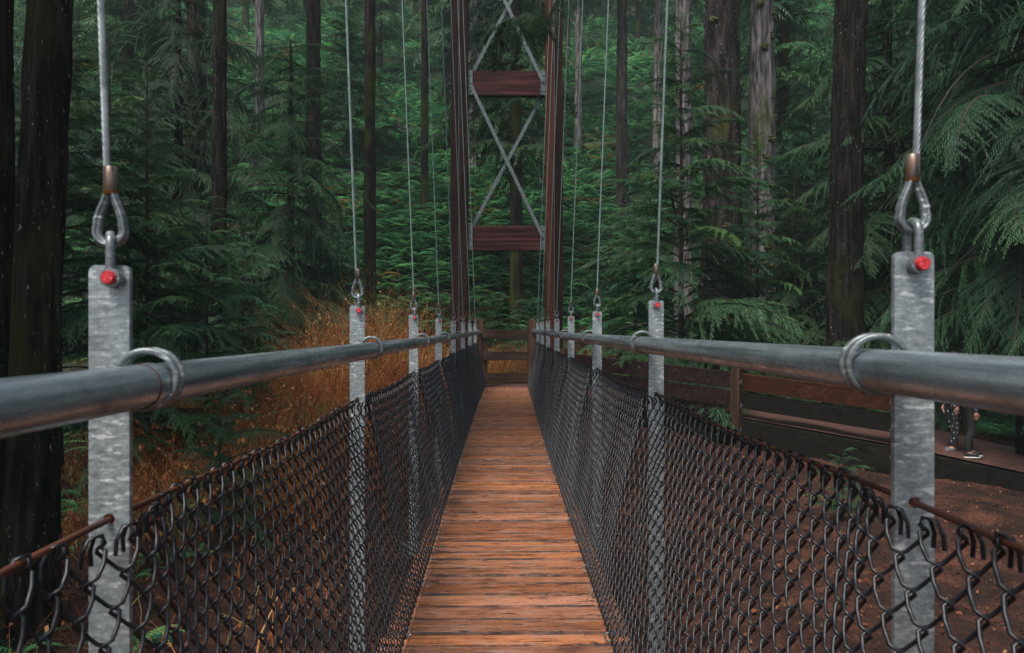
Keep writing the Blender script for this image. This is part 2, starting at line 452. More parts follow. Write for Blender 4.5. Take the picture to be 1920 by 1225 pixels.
def build_deck():
    root = empty('bridge_walkway', (0, 9, 0))
    tag(root, 'narrow walkway of worn wet orange-brown cross boards running to the tower', 'walkway')
    rr = random.Random(3)
    V = []; F = []; T = []
    y = -1.2
    while y < DECK_END - 0.02:
        wd = rr.choice([0.135, 0.14, 0.145, 0.185, 0.19]); g = rr.uniform(0.003, 0.009)
        y1 = min(y + wd, DECK_END); tint = rr.random()
        n = 18; x0, x1 = -0.60 + rr.uniform(-.012, .012), 0.60 + rr.uniform(-.012, .012)
        ja = rr.uniform(-.003, .003)
        dz0, dz1 = rr.uniform(-.004, .004), rr.uniform(-.004, .004)
        prof = []
        for k in range(n + 1):
            x = x0 + (x1 - x0) * k / n
            e0 = y + g + rr.uniform(0, .005); e1 = y1 - g - rr.uniform(0, .005)
            c = camber((y + y1) / 2) + ja + dz0 + (dz1 - dz0) * k / n
            # across the board: worn edges lower than the middle
            prof.append([(e0, c - .045), (e0, c - .014 - rr.uniform(0, .006)), (e0 + .006 + rr.uniform(0, .006), c - rr.uniform(0, .002)), ((e0 + e1) / 2, c + rr.uniform(-.001, .003)),
                         (e1 - .006 - rr.uniform(0, .006), c - rr.uniform(0, .002)), (e1, c - .014 - rr.uniform(0, .006)), (e1, c - .045)])
        o = len(V); m = 7
        for k in range(n + 1):
            x = x0 + (x1 - x0) * k / n
            for (yy, zz) in prof[k]: V.append((x + bend(yy), yy - 9, zz))
        for k in range(n):
            for q in range(m):
                l = (q + 1) % m
                F.append((o + k * m + q, o + k * m + l, o + (k + 1) * m + l, o + (k + 1) * m + q)); T.append(tint + (2.0 if q in (1, 4) else 0))
        for k in (0, n):
            b = o + k * m
            for fc in ((0, 1, 5, 6), (1, 2, 4, 5), (2, 3, 4, 4)):
                if fc[2] == fc[3]: continue
                F.append(tuple(b + q for q in fc)); T.append(tint)
        y = y1
    link('walkway_boards', np_mesh('walkway_boards', np.array(V), np.array(F), M_DECK, np.array(T)), root)
    for s in (-1, 1):
        mb = MB()
        for a, b in zip(np.linspace(-1.2, 19.2, 18)[:-1], np.linspace(-1.2, 19.2, 18)[1:]):
            mb.bar((s * .42 + bend(a), a - 9, -.155 + camber(a)), (s * .42 + bend(b), b - 9, -.155 + camber(b)), .09, .20)
        mb.build('stringer', M_BOARD, root)
    for yy in HY:
        mb = MB(); mb.bar((-.84 + bend(yy), yy - 9 + .055, -.31 + camber(yy)), (.84 + bend(yy), yy - 9 + .055, -.31 + camber(yy)), .09, .10)
        mb.build('crossbeam', M_HARD, root, bevel=.004)
build_deck()

# litter caught along the walkway edges
def build_walk_litter():
    n = 2600
    y = RNG.uniform(0.5, 19.2, n); s = RNG.choice([-1, 1], n)
    x = s * (0.555 - np.abs(RNG.normal(0, .05, n))); loose = RNG.random(n) < 0.10
    x = np.where(loose, RNG.uniform(-.54, .54, n), x)
    sz = RNG.uniform(.003, .008, n) * np.where(RNG.random(n) < .03, 2.4, 1.0); ang = RNG.uniform(0, 6.28, n); asp = RNG.uniform(.25, 1, n)
    z = np.array([camber(v) for v in y]) + .009 + RNG.uniform(0, .004, n)
    ca, sa = np.cos(ang), np.sin(ang)
    V = np.zeros((n, 4, 3))
    for k, (u, v) in enumerate(((-1, 0), (0, -1), (1, 0), (0, 1))):
        V[:, k, 0] = x + np.array([bend(q) for q in y]) + sz * (u * ca - v * asp * sa); V[:, k, 1] = y + sz * (u * sa + v * asp * ca); V[:, k, 2] = z + RNG.uniform(0, .004, n)
    o = link('fallen_needles', np_mesh('fallen_needles', V.reshape(-1, 3), np.arange(n * 4).reshape(n, 4), M_LITTER, RNG.random(n)))
    tag(o, 'small fallen needles and leaf bits caught along the walkway edges', 'leaf litter', kind='stuff')
build_walk_litter()

# hangers: plate, bolt, shackle, thimble, sleeve, cable, rail ring
ORD = ['first', 'second', 'third', 'fourth', 'fifth', 'sixth', 'seventh', 'eighth']
def make_hanger(s):
    """origin: plate axis, at the bolt-end top of the plate; s = -1 for the left row, 1 for the right"""
    root = empty('hanger')
    W = .0375; hz = -(1.5 + .132 - (1.5 - .338)); hr = .011; zb = -1.98
    pts = []; faces = []
    # block under the hole, block with the round hole, block above with rounded corners
    n = 16; c = .03
    P = lambda x, z: (pts.append((x, z)), len(pts) - 1)[1]
    bl, br = P(-W, zb), P(W, zb); hl, hR = P(-W, hz - c), P(W, hz - c); ul, ur = P(-W, hz + c), P(W, hz + c)
    faces.append((bl, br, hR, hl))
    circ = [P(hr * math.cos(2 * math.pi * k / n + math.pi / 4), hz + hr * math.sin(2 * math.pi * k / n + math.pi / 4)) for k in range(n)]
    corners = [ur, ul, hl, hR]
    for q in range(4):
        for k in range(4):
            faces.append((corners[q], circ[(q * 4 + k + 1) % n], circ[q * 4 + k]))
        faces.append((corners[q], corners[(q + 1) % 4], circ[(q * 4 + 4) % n]))
    rc = .012; top = []
    for k in range(5): a = math.pi / 2 * k / 4; top.append(P(W - rc + rc * math.cos(a), -rc + rc * math.sin(a)))
    for k in range(5): a = math.pi / 2 + math.pi / 2 * k / 4; top.append(P(-W + rc + rc * math.cos(a), -rc + rc * math.sin(a)))
    faces.append([ul, ur] + top)
    mb = MB(); mb.extrude2d(pts, faces, -.006, .006)
    mb.build('plate', M_GALV, root, bevel=.0015)
    bx = .013 if s < 0 else 0.0; kx = -.48 if s < 0 else 0.0        # the left shackles hang turned towards the walkway
    mb = MB(); mb.tube([(bx, -.034, -.024), (bx, -.041, -.024)], [.0128, .0112], 14, sm=False); mb.tube([(bx, -.030, -.024), (bx, -.034, -.024)], .0128, 14, sm=False)
    b = mb.build('bolt', M_RED, root, bevel=.0015); b['label'] = 'red painted bolt end'
    mb = MB(); mb.tube([(bx, -.030, -.024), (bx, .034, -.024)], .008, 10)      # pin, eyes and bow of the shackle
    for sy in (-1, 1): mb.tube([(bx if sy < 0 else -bx * .6, sy * .012, -.024), (bx if sy < 0 else -bx * .6, sy * .030, -.024)], .0185, 16, sm=False)
    bow = [(0, -.020, -.020), (0, -.021, .01), (0, -.021, .034)] + [(0, -.021 * math.cos(a), .036 + .021 * math.sin(a)) for a in np.linspace(.2, math.pi - .2, 9)] + [(0, .021, .034), (0, .021, .01), (0, .020, -.020)]
    mb.tube([(y * kx, y, z) for x, y, z in bow], .0085, 10)
    mb.build('shackle', M_HARD, root)
    # thimble: a tear drop standing across the bridge
    cz = .0645; tp = []
    for a in np.linspace(R(-205), R(25), 20): tp.append((.0235 * math.cos(a), 0, cz + .0245 * math.sin(a)))
    left = [(-.0215, 0, cz + .020), (-.0165, 0, cz + .037), (-.0095, 0, cz + .056), (-.0050, 0, cz + .071)]
    right = [(-p[0], 0, p[2]) for p in left]
    loop = left[::-1] + tp + right
    mb = MB(); mb.tube(loop, .0080, 10)
    for dy in (-.0065, .0065):
        mb.tube([(x * 1.16, dy, z - (.0018 if z < cz else 0)) for x, _, z in loop], .0044, 7)
    mb.build('thimble', M_HARD, root)
    mb = MB(); mb.tube([(0, 0, .131), (0, 0, .1325), (0, 0, .160), (0, 0, .182), (0, 0, .184)], [.0115, .0135, .0122, .0130, .0108], 16)
    mb.build('ferrule', M_FERR, root)
    mb = MB()
    for dy in (-.013, .012):
        nrm = Vector((s * .16, 1, .04 * s))
        mb.torus((-s * .0700, .002 + dy * 1.05, (rail_z(0, 0) - top_z(0, 0)) + .0105), .0535, .0064, nrm, 36, 8)
    mb.build('rail_ring', M_HARD, root)
    return root

def suspender(root, i, s, y):
    L = main_z(y) - top_z(y, s); dx = s * (main_x(y) - .75)
    mb = MB(); z0 = .175
    if i < 2:
        n = int((L - z0) / .006) if i == 0 else int((L - z0) / .012)
        n = min(n, 520)
        for k in range(6):
            pp = []
            for q in range(n + 1):
                z = z0 + (L - z0) * q / n; a = 2 * math.pi * k / 6 + s * z / .085 * 2 * math.pi; f = z / L
                pp.append((dx * f + .0042 * math.cos(a), .0042 * math.sin(a), z))
            mb.tube(pp, .0026, 5, cap=False)
    else:
        mb.tube([(0, 0, z0), (dx * .5, 0, z0 + (L - z0) * .5), (dx, 0, L)], .0062, 8)
    mb.build('suspender_cable', M_ROPE if i == 0 else M_ROPE_FAR, root)

for s in (-1, 1):
    proto = make_hanger(s)
    side = 'left' if s < 0 else 'right'
    hs = [proto] + [copy_tree(proto) for _ in range(7)]
    for i, (o, y) in enumerate(zip(hs, HY)):
        o.location = (s * .75 + bend(y), y, top_z(y, s))
        extra = {0: ', streaked with white zinc' if s < 0 else ', speckled with pale drops'}.get(i, '')
        tag(o, f'{ORD[i]} galvanized hanger plate from the viewer along the {side} handrail{extra}', 'bridge hanger', f'hanger plates along the {side} handrail')
        suspender(o, i, s, y)

# handrails, main cables
for s in (-1, 1):
    root = empty('handrail', (s * .675, 9, 0))
    side = 'left' if s < 0 else 'right'
    tag(root, 'galvanized pipe handrail on the brush side, with a rust-rimmed joint near the viewer' if s < 0 else 'galvanized pipe handrail on the side of the ramp fence, shiny and unbroken near the viewer', 'handrail', 'pipe handrails of the footbridge')
    ys = np.linspace(-1.0, 19.32, 42)
    mb = MB(); mb.tube([(bend(y), y - 9, rail_z(y, s)) for y in ys], .0395, 28)
    mb.build('pipe', M_RAIL, root)
    joints = ([1.40] if s < 0 else []) + [HY[1] - .02, HY[3] + .04, HY[5]]
    for jy in joints:
        mb = MB(); mb.tube([(bend(jy), jy - 9 - .022, rail_z(jy, s)), (bend(jy), jy - 9 + .022, rail_z(jy, s))], .0412, 28)
        j = mb.build('pipe_joint', M_RAIL, root)
        for e in (-.0235, .0235):
            mb = MB(); mb.torus((bend(jy), jy - 9 + e, rail_z(jy, s)), .0402, .0014, (0, 1, 0), 28, 6); mb.build('rust_rim', M_RUST, j)
    mc = MB(); mc.tube([(s * main_x(y) + bend(y), y, main_z(y) + .02) for y in np.linspace(-4, 19.0, 30)], .024, 10)
    o = mc.build('main_cable', M_ROPE_FAR); tag(o, f'thick main suspension cable above the {side} handrail', 'main cable', 'main cables of the footbridge')

# chain-link netting along both sides
def build_netting(s):
    root = empty('chain_link_fence', (s * .75, 9, 0))
    side = 'left' if s < 0 else 'right'
    tag(root, 'black chain-link netting on a rusty cable, orange brush showing behind it' if s < 0 else 'black chain-link netting on a rusty cable, bare dirt showing behind it', 'chain-link fence', 'chain-link sides of the footbridge')
    sp = .0395; y0, y1 = -.7, 19.25
    W = int((y1 - y0) / sp); K = 21; hook = 5
    wi = np.arange(W)
    yb = y0 + sp * (wi + .5)
    a = sp / 2 + .0036; hn = .0080
    # points of one wire: (v, dy, dn)
    k = np.arange(K)
    sg = np.where((k[None, :] + wi[:, None]) % 2 == 0, 1.0, -1.0)              # W,K sign at the start of each run
    fr = np.array([0, .12, .50, .90])
    v = ((k[:, None] + fr[None, :]) / K).ravel()                                 # K*4
    dyf = np.array([1.0, .80, 0, -.80])
    front = sg > 0                              # runs on the walkway face drop first, then turn along the row
    dyq = np.where(front[:, :, None], np.array([1.0, .93, .52, -.30])[None, None, :], dyf[None, None, :])
    dy = (sg[:, :, None] * a * dyq).reshape(W, -1)
    dnf = np.array([0.0, .95, 1.0, .95])
    dn = (sg[:, :, None] * hn * dnf[None, None, :]).reshape(W, -1)
    v = np.concatenate([v, [1.0]]); dy = np.concatenate([dy, (sg[:, :1] * 0)], 1); dn = np.concatenate([dn, np.zeros((W, 1))], 1)
    vv = np.broadcast_to(v, (W, len(v))).copy(); dy = dy.copy()
    # the knuckle at the top bends over the cable
    hv = np.zeros((W, hook)); hy = np.zeros((W, hook)); hdn = np.zeros((W, hook)); up = np.zeros((W, len(v) + hook))
    lean = sg[:, 0] * a
    seq_up = np.array([-.030, -.004, .019, .021, .006]); seq_n = np.array([-.024, -.024, -.014, .004, .008])
    seq_y = np.array([.35, .45, .6, .8, .95])
    up[:, :hook] = seq_up; hdn[:] = seq_n; hy[:] = lean[:, None] * seq_y
    vv = np.concatenate([hv, vv], 1); dy = np.concatenate([hy, dy], 1); dn = np.concatenate([hdn, dn], 1)
    Y = yb[:, None] + dy
    cam_ = -0.004 * np.clip(Y, 0, None) + 0.00008 * np.clip(Y, 0, None) ** 2
    ben = 0.07 * (np.clip(Y - 8, 0, None) / 11) ** 1.5
    ph = ((Y - HY[0]) / 2.4) % 1.0
    sag = .020 * np.sin(np.pi * ph) ** 2
    topx = s * .75 + ben; topz = 1.5 - .338 - .012 + cam_ + tilt(s) - sag
    botx = s * (.488 + .055 * np.clip((Y - 3) / 12, 0, 1)) + ben; botz = .045 + cam_
    g = np.zeros_like(Y)
    for yi in HY: g += np.exp(-((Y - yi) / .15) ** 2)
    wob = .010 * np.sin(Y * 3.1 + s) * np.sin(vv * 3.0) + .006 * np.sin(Y * 9.3 + vv * 5)
    nx, nz = -s * .985, .17
    inn = dn + wob * np.sin(np.pi * vv) + g * .052 * np.clip(1 - vv * 1.6, 0, 1) ** .7 + .012 * np.sin(np.pi * vv)
    X = topx + (botx - topx) * vv + nx * inn - s * .006
    Z = topz + (botz - topz) * vv + nz * inn + up - g * .022 * (1 - vv) + .004 * np.sin(Y * 23.0) * (1 - vv)
    Y = Y + .004 * np.sin(vv * 9 + Y * 2.3)
    Pn = np.stack([X - s * .75, Y - 9, Z], -1)                                     # W,n,3
    T = np.gradient(Pn, axis=1); T /= np.linalg.norm(T, axis=2, keepdims=True) + 1e-9
    Nn = np.array([nx, 0.05, nz]); Nn /= np.linalg.norm(Nn)
    B = np.cross(T, Nn); B /= np.linalg.norm(B, axis=2, keepdims=True) + 1e-9
    N2 = np.cross(B, T)
    def tubes(P_, B_, N_, sides, r):
        w_, n_ = P_.shape[:2]
        ang = 2 * np.pi * np.arange(sides) / sides
        V = P_[:, :, None, :] + r * (np.cos(ang)[None, None, :, None] * B_[:, :, None, :] + np.sin(ang)[None, None, :, None] * N_[:, :, None, :])
        idx = np.arange(w_ * n_ * sides).reshape(w_, n_, sides)
        A = idx[:, :-1, :]; Bq = idx[:, 1:, :]
        F = np.stack([A, np.roll(A, -1, 2), np.roll(Bq, -1, 2), Bq], -1).reshape(-1, 4)
        return V.reshape(-1, 3), F
    cut = np.searchsorted(yb, 7.0)
    V1, F1 = tubes(Pn[:cut], B[:cut], N2[:cut], 6, .0039)
    V2, F2 = tubes(Pn[cut:], B[cut:], N2[cut:], 5, .0041)
    me = np_mesh('netting', np.concatenate([V1, V2]), np.concatenate([F1, F2 + len(V1)]), M_VINYL, smooth_=True)
    link('netting', me, root)
    ys = np.linspace(-.7, 19.3, 120)
    mb = MB(); mb.tube([(bend(y), y - 9, mesh_z(y, s) - .020 * math.sin(math.pi * (((y - HY[0]) / 2.4) % 1)) ** 2) for y in ys], .0062, 10)
    mb.build('top_cable', M_RUST, root)
    mb = MB(); mb.tube([(-s * (.262 - .055 * min(1, max(0, (y - 3) / 12))) + bend(y), y - 9, .040 + camber(y)) for y in ys], .0045, 8)
    mb.build('bottom_cable', M_RUST, root)
    rr = random.Random(11 + s); y = 1.9
    while y < 18.8:
        mb = MB(); mb.torus((-s * (.268 - .055 * min(1, max(0, (y - 3) / 12))) + bend(y), y - 9, .032 + camber(y)), .020, .0045, (rr.uniform(-.5, .5), 1, rr.uniform(-.4, .4)), 18, 6)
        mb.build('clip_ring', M_HARD, root)
        y += rr.uniform(.38, .72)
build_netting(-1); build_netting(1)

# ------------------------------------------------------------------ timber tower at the far end
TY = 19.1; TXO = 0.073
def build_tower():
    root = empty('bridge_tower', (TXO, TY, 0))
    tag(root, 'tall dark timber bridge tower with cross beams and crossed steel straps', 'bridge tower')
    zb, zt = -.9, 12.3
    for s in (-1, 1):
        leg = MB(); leg.box((s * 1.075, 0, (zb + zt) / 2), (.215, .36, zt - zb))
        l = leg.build('leg', M_LEG_RED if s > 0 else M_LEG, root, bevel=.008)
        if s > 0: l['label'] = 'leg with a lighter reddish inner timber'
        m2 = MB(); m2.box((s * 1.297, .03, (zb + zt) / 2), (.205, .34, zt - zb)); m2.build('outer_timber', M_LEG, l, bevel=.008)
        m3 = MB(); m3.box((s * 1.188, -.02, (zb + zt) / 2), (.010, .32, zt - zb - .1)); m3.build('spacer_strip', M_STRAP, l)
        for zc in (3.71, 7.59, 11.46):
            for dz in (-.2, 0, .2):
                mb = MB(); mb.tube([(s * 1.400, .02, zc + dz), (s * 1.425, .02, zc + dz)], .022, 8); mb.build('bolt', M_HARD, l)
    for zc in (3.71, 7.59, 11.46):
        mb = MB(); mb.box((0, 0, zc), (1.70, .16, .60)); b = mb.build('cross_beam', M_BEAM, root, bevel=.008)
        for s in (-1, 1):
            k = MB(); k.box((s * .905, -.086, zc), (.115, .012, .62)); k.box((s * .960, -.02, zc), (.010, .20, .62)); k.box((s * .858, -.100, zc), (.014, .04, .60))
            for dz in (-.2, .0, .2): k.tube([(s * .915, -.088, zc + dz), (s * .915, -.118, zc + dz)], .02, 8)
            k.build('bracket', M_STRAP, b)
        c = MB(); c.box((0, -.01, zc - .312), (1.88, .19, .022)); c.build('bottom_flange', M_LEG, b)
    for z0 in (3.71, 7.59):
        z1 = z0 + 3.88
        m = MB(); m.bar((-.90, -.125, z1 - .05), (.90, -.125, z0 + .03), .016, .085, (1, 0, .5)); m.build('steel_strap', M_STRAP, root)
        m = MB(); m.bar((.90, .115, z1 - .25), (-.90, .115, z0 + .25), .016, .085, (1, 0, -.5)); m.build('steel_strap', M_STRAP, root)
    for s in (-1, 1):
        m = MB(); m.tube([(s * .84, .35, -.2), (s * .86, .30, 11.4)], .010, 6); m.build('rear_cable', M_ROPE_DARK, root)
build_tower()

# timber posts where the walkway meets the landing
for s in (-1, 1):
    mb = MB(); mb.box((0, 0, .40), (.19, .22, 2.56))
    px = 899.5 if s < 0 else 996.5
    p = at(px, 19.45)
    r = mb.build('timber_post', M_POST, None, (p.x, 19.45, 0), bevel=.01)
    tag(r, f'square brown timber post at the {"left" if s < 0 else "right"} end of the walkway', 'post', 'posts at the end of the walkway')

# landing floor and its board railing
def build_landing():
    V = []; F = []; T = []; x = -1.4; rr = random.Random(5)
    z = -.062
    mb = MB()
    y = DECK_END + .006
    while y < 21.0:
        mb.box((.55, y + .07, z - .02), (4.0, .134, .04)); y += .142
    o = mb.build('landing_floor', M_PATH, None, bevel=.004)
    tag(o, 'board landing floor between the walkway end and the three-board railing', 'landing')
    root = empty('landing_railing', (.1, 20.75, 0))
    tag(root, 'three-board timber railing closing the far end of the walkway', 'railing')
    for zc in (1.285, .70, .11):
        m = MB(); m.box((.3, 0, zc), (3.6, .05, .245)); m.build('board', M_BOARD_LT, root, bevel=.006)
    for px in (-1.5, -.62, .62, 2.05):
        m = MB(); m.box((px, .10, .42), (.14, .14, 2.2)); m.build('post', M_POST, root, bevel=.008)
        for zc in (1.285, .70, .11):
            m = MB()
            for dz in (-.06, .06): m.tube([(px, -.025, zc + dz), (px, -.040, zc + dz)], .016, 8)
            m.build('bolt', M_HARD, root)
build_landing()

# ------------------------------------------------------------------ the ramp path on the right and its fence
def build_path():
    near = [Vector(p) for p in PATH]; V = []; F = []; n = 9
    off = Vector((.66, .75, 0)) * 2.3
    pts = []
    for a, b in zip(near[:-1], near[1:]):
        for k in range(6): pts.append(a.lerp(b, k / 6))
    pts.append(near[-1])
    for p in pts:
        for k in range(n): V.append(p + off * (k / (n - 1)) + Vector((0, 0, .02 * math.sin(p.x * 5 + k) * (k > 0))))
    for i in range(len(pts) - 1):
        for k in range(n - 1): F.append((i * n + k, i * n + k + 1, (i + 1) * n + k + 1, (i + 1) * n + k))
    mb = MB(); mb.add(V, [f[::-1] for f in F], True)
    o = mb.build('path', M_PATH); tag(o, kind='structure')
    root = empty('path_edge_beam', PATH[3])
    tag(root, 'dark heavy timber beam edging the raised dirt path', 'edging beam')
    org = Vector(PATH[3])
    for a, b in zip(near[1:-1], near[2:]):
        m = MB(); d = (b - a).normalized(); e = Vector((-.028 * .75 * 2, -.028 * .66 * 2, -.245))
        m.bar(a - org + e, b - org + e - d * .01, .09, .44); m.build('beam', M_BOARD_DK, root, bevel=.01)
build_path()

def build_fence():
    A, B, C, D = Vector((1.36, 16.5, 0)), Vector((1.96, 15.8, 0)), Vector((4.15, 13.4, 0)), Vector((6.1, 11.7, 0))
    off = Vector((-.08, -.09, 0))
    root = empty('ramp_fence', C + off)
    tag(root, 'low board fence with dark posts along the raised path beside the bridge', 'fence')
    o = C + off
    def pt(P, z): return Vector((P.x, P.y, z)) + off - o
    z_top = lambda P: {16.5: .90, 15.8: .875, 13.4: .655, 11.7: .43}[P.y]
    ext = (C - B).normalized()
    for (P, Q, kind) in ((A, C, 0), (C, D, 1)):
        za = .895 if kind == 0 else .655; zb = .665 if kind == 0 else .445
        d = (Q - P).normalized() * .03
        in_ = Vector((.075, .085, 0))
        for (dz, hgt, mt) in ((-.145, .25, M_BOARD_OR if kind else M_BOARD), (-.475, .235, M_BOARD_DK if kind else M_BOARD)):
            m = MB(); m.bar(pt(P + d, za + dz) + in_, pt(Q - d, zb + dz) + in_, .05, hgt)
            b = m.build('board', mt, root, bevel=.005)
            if kind and dz > -.3: b['label'] = 'orange-brown upper board'
            m = MB(); m.bar(pt(P + d, za + dz + hgt / 2 + .021) + in_ + Vector((.03, .035, 0)), pt(Q - d, zb + dz + hgt / 2 + .021) + in_ + Vector((.03, .035, 0)), .15, .038)
            m.build('cap_board', mt, b, bevel=.004)
    for P, zt in ((A, 1.02), (C, .80), (D, .60)):
        m = MB(); c = pt(P, 0)
        rot = Matrix.Rotation(R(-42), 3, 'Z')
        m.box(c + Vector((0, 0, (zt - 1.0) / 2)), (.15, .12, zt + 1.0), rot)
        p = m.build('post', M_POST, root, bevel=.008)
        if P is not A:
            m = MB()
            for zz in (zt - .28, zt - .70, zt - 1.12):
                for e in (-1, 1):
                    q = c + rot @ Vector((e * .088, .03, 0)) + Vector((0, 0, zz)); m.box(q, (.012, .05, .11), rot); m.tube([q - rot @ Vector((0, .02, 0)), q - rot @ Vector((0, .05, 0))], .014, 8)
            m.build('steel_bracket', M_HARD, p)
build_fence()

# ------------------------------------------------------------------ conifers
def branch_template(L, seed, step=.047, tstep=.029, leaf=.075, wide=.0066, droop=.38, full=1.0):
    """one flat drooping hemlock bough along +x: arrays of kites"""
    r = np.random.default_rng(seed)
    kites = []
    ax = lambda t: np.array([L * t, .06 * L * math.sin(t * 3 + seed), L * (.10 * t - droop * t * t * t)])
    n2 = int(L * .92 / step)
    base = []; dirs = []
    for i in range(n2):
        t = .08 + .92 * i / n2
        p = ax(t); tan = ax(min(t + .02, 1.03)) - ax(t); tan /= np.linalg.norm(tan)
        for sd in (-1, 1):
            if r.random() < .14: continue
            l2 = (.34 * L * (1 - t) ** .75 * min(1, t * 3.2 + .25) + .07) * r.uniform(.35, 1.35) * full
            a = R(r.uniform(30, 72)) * sd
            dr = np.array([tan[0] * math.cos(a) - tan[1] * math.sin(a), tan[0] * math.sin(a) + tan[1] * math.cos(a), tan[2] + r.uniform(-.10, .10)])
            n3 = max(2, int(l2 / tstep))
            q = (np.arange(n3) + .5) / n3
            dd = r.uniform(.3, 1.1)
            P = p + dr * l2 * q[:, None] + np.array([0, 0, -1.0]) * (dd * (l2 * q) ** 2)[:, None]
            dl = dr + np.array([0, 0, -1.0]) * (2 * dd * l2 * q)[:, None]
            for s3 in (-1, 1):
                b = R(48) * s3 + r.normal(0, .15, n3)
                D = np.stack([dl[:, 0] * np.cos(b) - dl[:, 1] * np.sin(b), dl[:, 0] * np.sin(b) + dl[:, 1] * np.cos(b), dl[:, 2] - .18 - r.uniform(0, .3, n3)], -1)
                ln = leaf * (1.15 - .65 * q) * r.uniform(.6, 1.2, n3)
                base.append(P); dirs.append(D * ln[:, None])
            base.append(P); dirs.append(dl * (l2 / n3 * 1.3))
    P = np.concatenate(base); D = np.concatenate(dirs); n = len(P)
    sdv = np.stack([-D[:, 1], D[:, 0], np.zeros(n)], -1); sdv /= np.linalg.norm(sdv, axis=1, keepdims=True) + 1e-9
    sdv[:, 2] += r.normal(0, .35, n)
    w_ = wide * r.uniform(.8, 1.25, n)
    V = np.stack([P, P + D * .45 + sdv * w_[:, None], P + D + np.array([0, 0, -.006]), P + D * .45 - sdv * w_[:, None]], 1)
    # woody axis: a thin three-sided strip
    tt = np.linspace(0, 1, 9); A = np.array([ax(t) for t in tt]); rad = .012 * L * (1 - tt) ** .8 + .0015
    Wd = []
    for i in range(8):
        for u in range(3):
            a0, a1 = u * 2.094, (u + 1) * 2.094
            o0 = np.array([0, math.cos(a0), math.sin(a0)]); o1 = np.array([0, math.cos(a1), math.sin(a1)])
            Wd.append([A[i] + o0 * rad[i], A[i] + o1 * rad[i], A[i + 1] + o1 * rad[i + 1], A[i + 1] + o0 * rad[i + 1]])
    return V, np.array(Wd)

TEMPL = [branch_template(1.8, i, droop=.24 + .07 * i, full=(1.0, .8, 1.15, .9, 1.05, .7)[i]) for i in range(6)]
TEMPL_BIG = [branch_template(3.0, 40 + i, step=.052, tstep=.029, leaf=.062, wide=.0056, droop=.26 + .09 * i) for i in range(4)]
TEMPL_FAR = [branch_template(1.8, 20 + i, step=.085, tstep=.07, leaf=.13, wide=.014) for i in range(4)]

def crown_mesh(name, H, h0, Lmax, nb, seed, templ=None, pitch=(-8, 18), shape=.75, minL=.25, arc=None, tone=.42):
    r = np.random.default_rng(seed); templ = templ or TEMPL; L0 = 3.0 if templ is TEMPL_BIG else 1.8
    Vs = []; Ms = []; Ts = []
    for i in range(nb):
        f = (i + r.uniform(0, 1)) / nb
        h = h0 + (H - h0) * f
        L = (Lmax * (1 - f) ** shape + minL) * r.uniform(.65, 1.15)
        sc = L / L0
        V, Wd = templ[r.integers(len(templ))]
        az = i * 2.399 + r.uniform(-.5, .5)
        if arc is not None: az = r.uniform(*arc)
        pt = R(r.uniform(*pitch) + 22 * f); roll = r.normal(0, .18)
        cr, sr = math.cos(roll), math.sin(roll); Rx = np.array([[1, 0, 0], [0, cr, -sr], [0, sr, cr]])
        cp, sp_ = math.cos(pt), math.sin(pt); Ry = np.array([[cp, 0, -sp_], [0, 1, 0], [sp_, 0, cp]])
        ca, sa = math.cos(az), math.sin(az); Rz = np.array([[ca, -sa, 0], [sa, ca, 0], [0, 0, 1]])
        M = (Rz @ Ry @ Rx)
        tint = np.clip(r.normal(tone, .22), 0, 1)
        dead = r.random() < (.30 if f < .2 else .07)
        for arr, mi in ((V, 0), (Wd, 1)):
            if dead and mi == 0: continue
            Q = (arr.reshape(-1, 3) * sc) @ M.T + np.array([0, 0, h])
            Vs.append(Q); k = len(arr)
            Ms.append(np.full(k, mi)); Ts.append(np.clip(tint + r.normal(0, .10, k), 0, 1))
    V = np.concatenate(Vs); n = len(V) // 4
    return np_mesh(name, V, np.arange(n * 4).reshape(n, 4), [M_HEM, M_TWIG], np.concatenate(Ts), np.concatenate(Ms))

def vnoise(u, v, nu, nv, r):
    """value noise that wraps in u (0..1), free in v (0..1)"""
    g = r.random((nv + 2, nu))
    x = u * nu; y = v * nv; i = np.floor(x).astype(int); j = np.floor(y).astype(int)
    fx = x - i; fy = y - j; fx = fx * fx * (3 - 2 * fx); fy = fy * fy * (3 - 2 * fy)
    i0, i1 = i % nu, (i + 1) % nu; j = np.clip(j, 0, nv)
    return (g[j, i0] * (1 - fx) + g[j, i1] * fx) * (1 - fy) + (g[j + 1, i0] * (1 - fx) + g[j + 1, i1] * fx) * fy

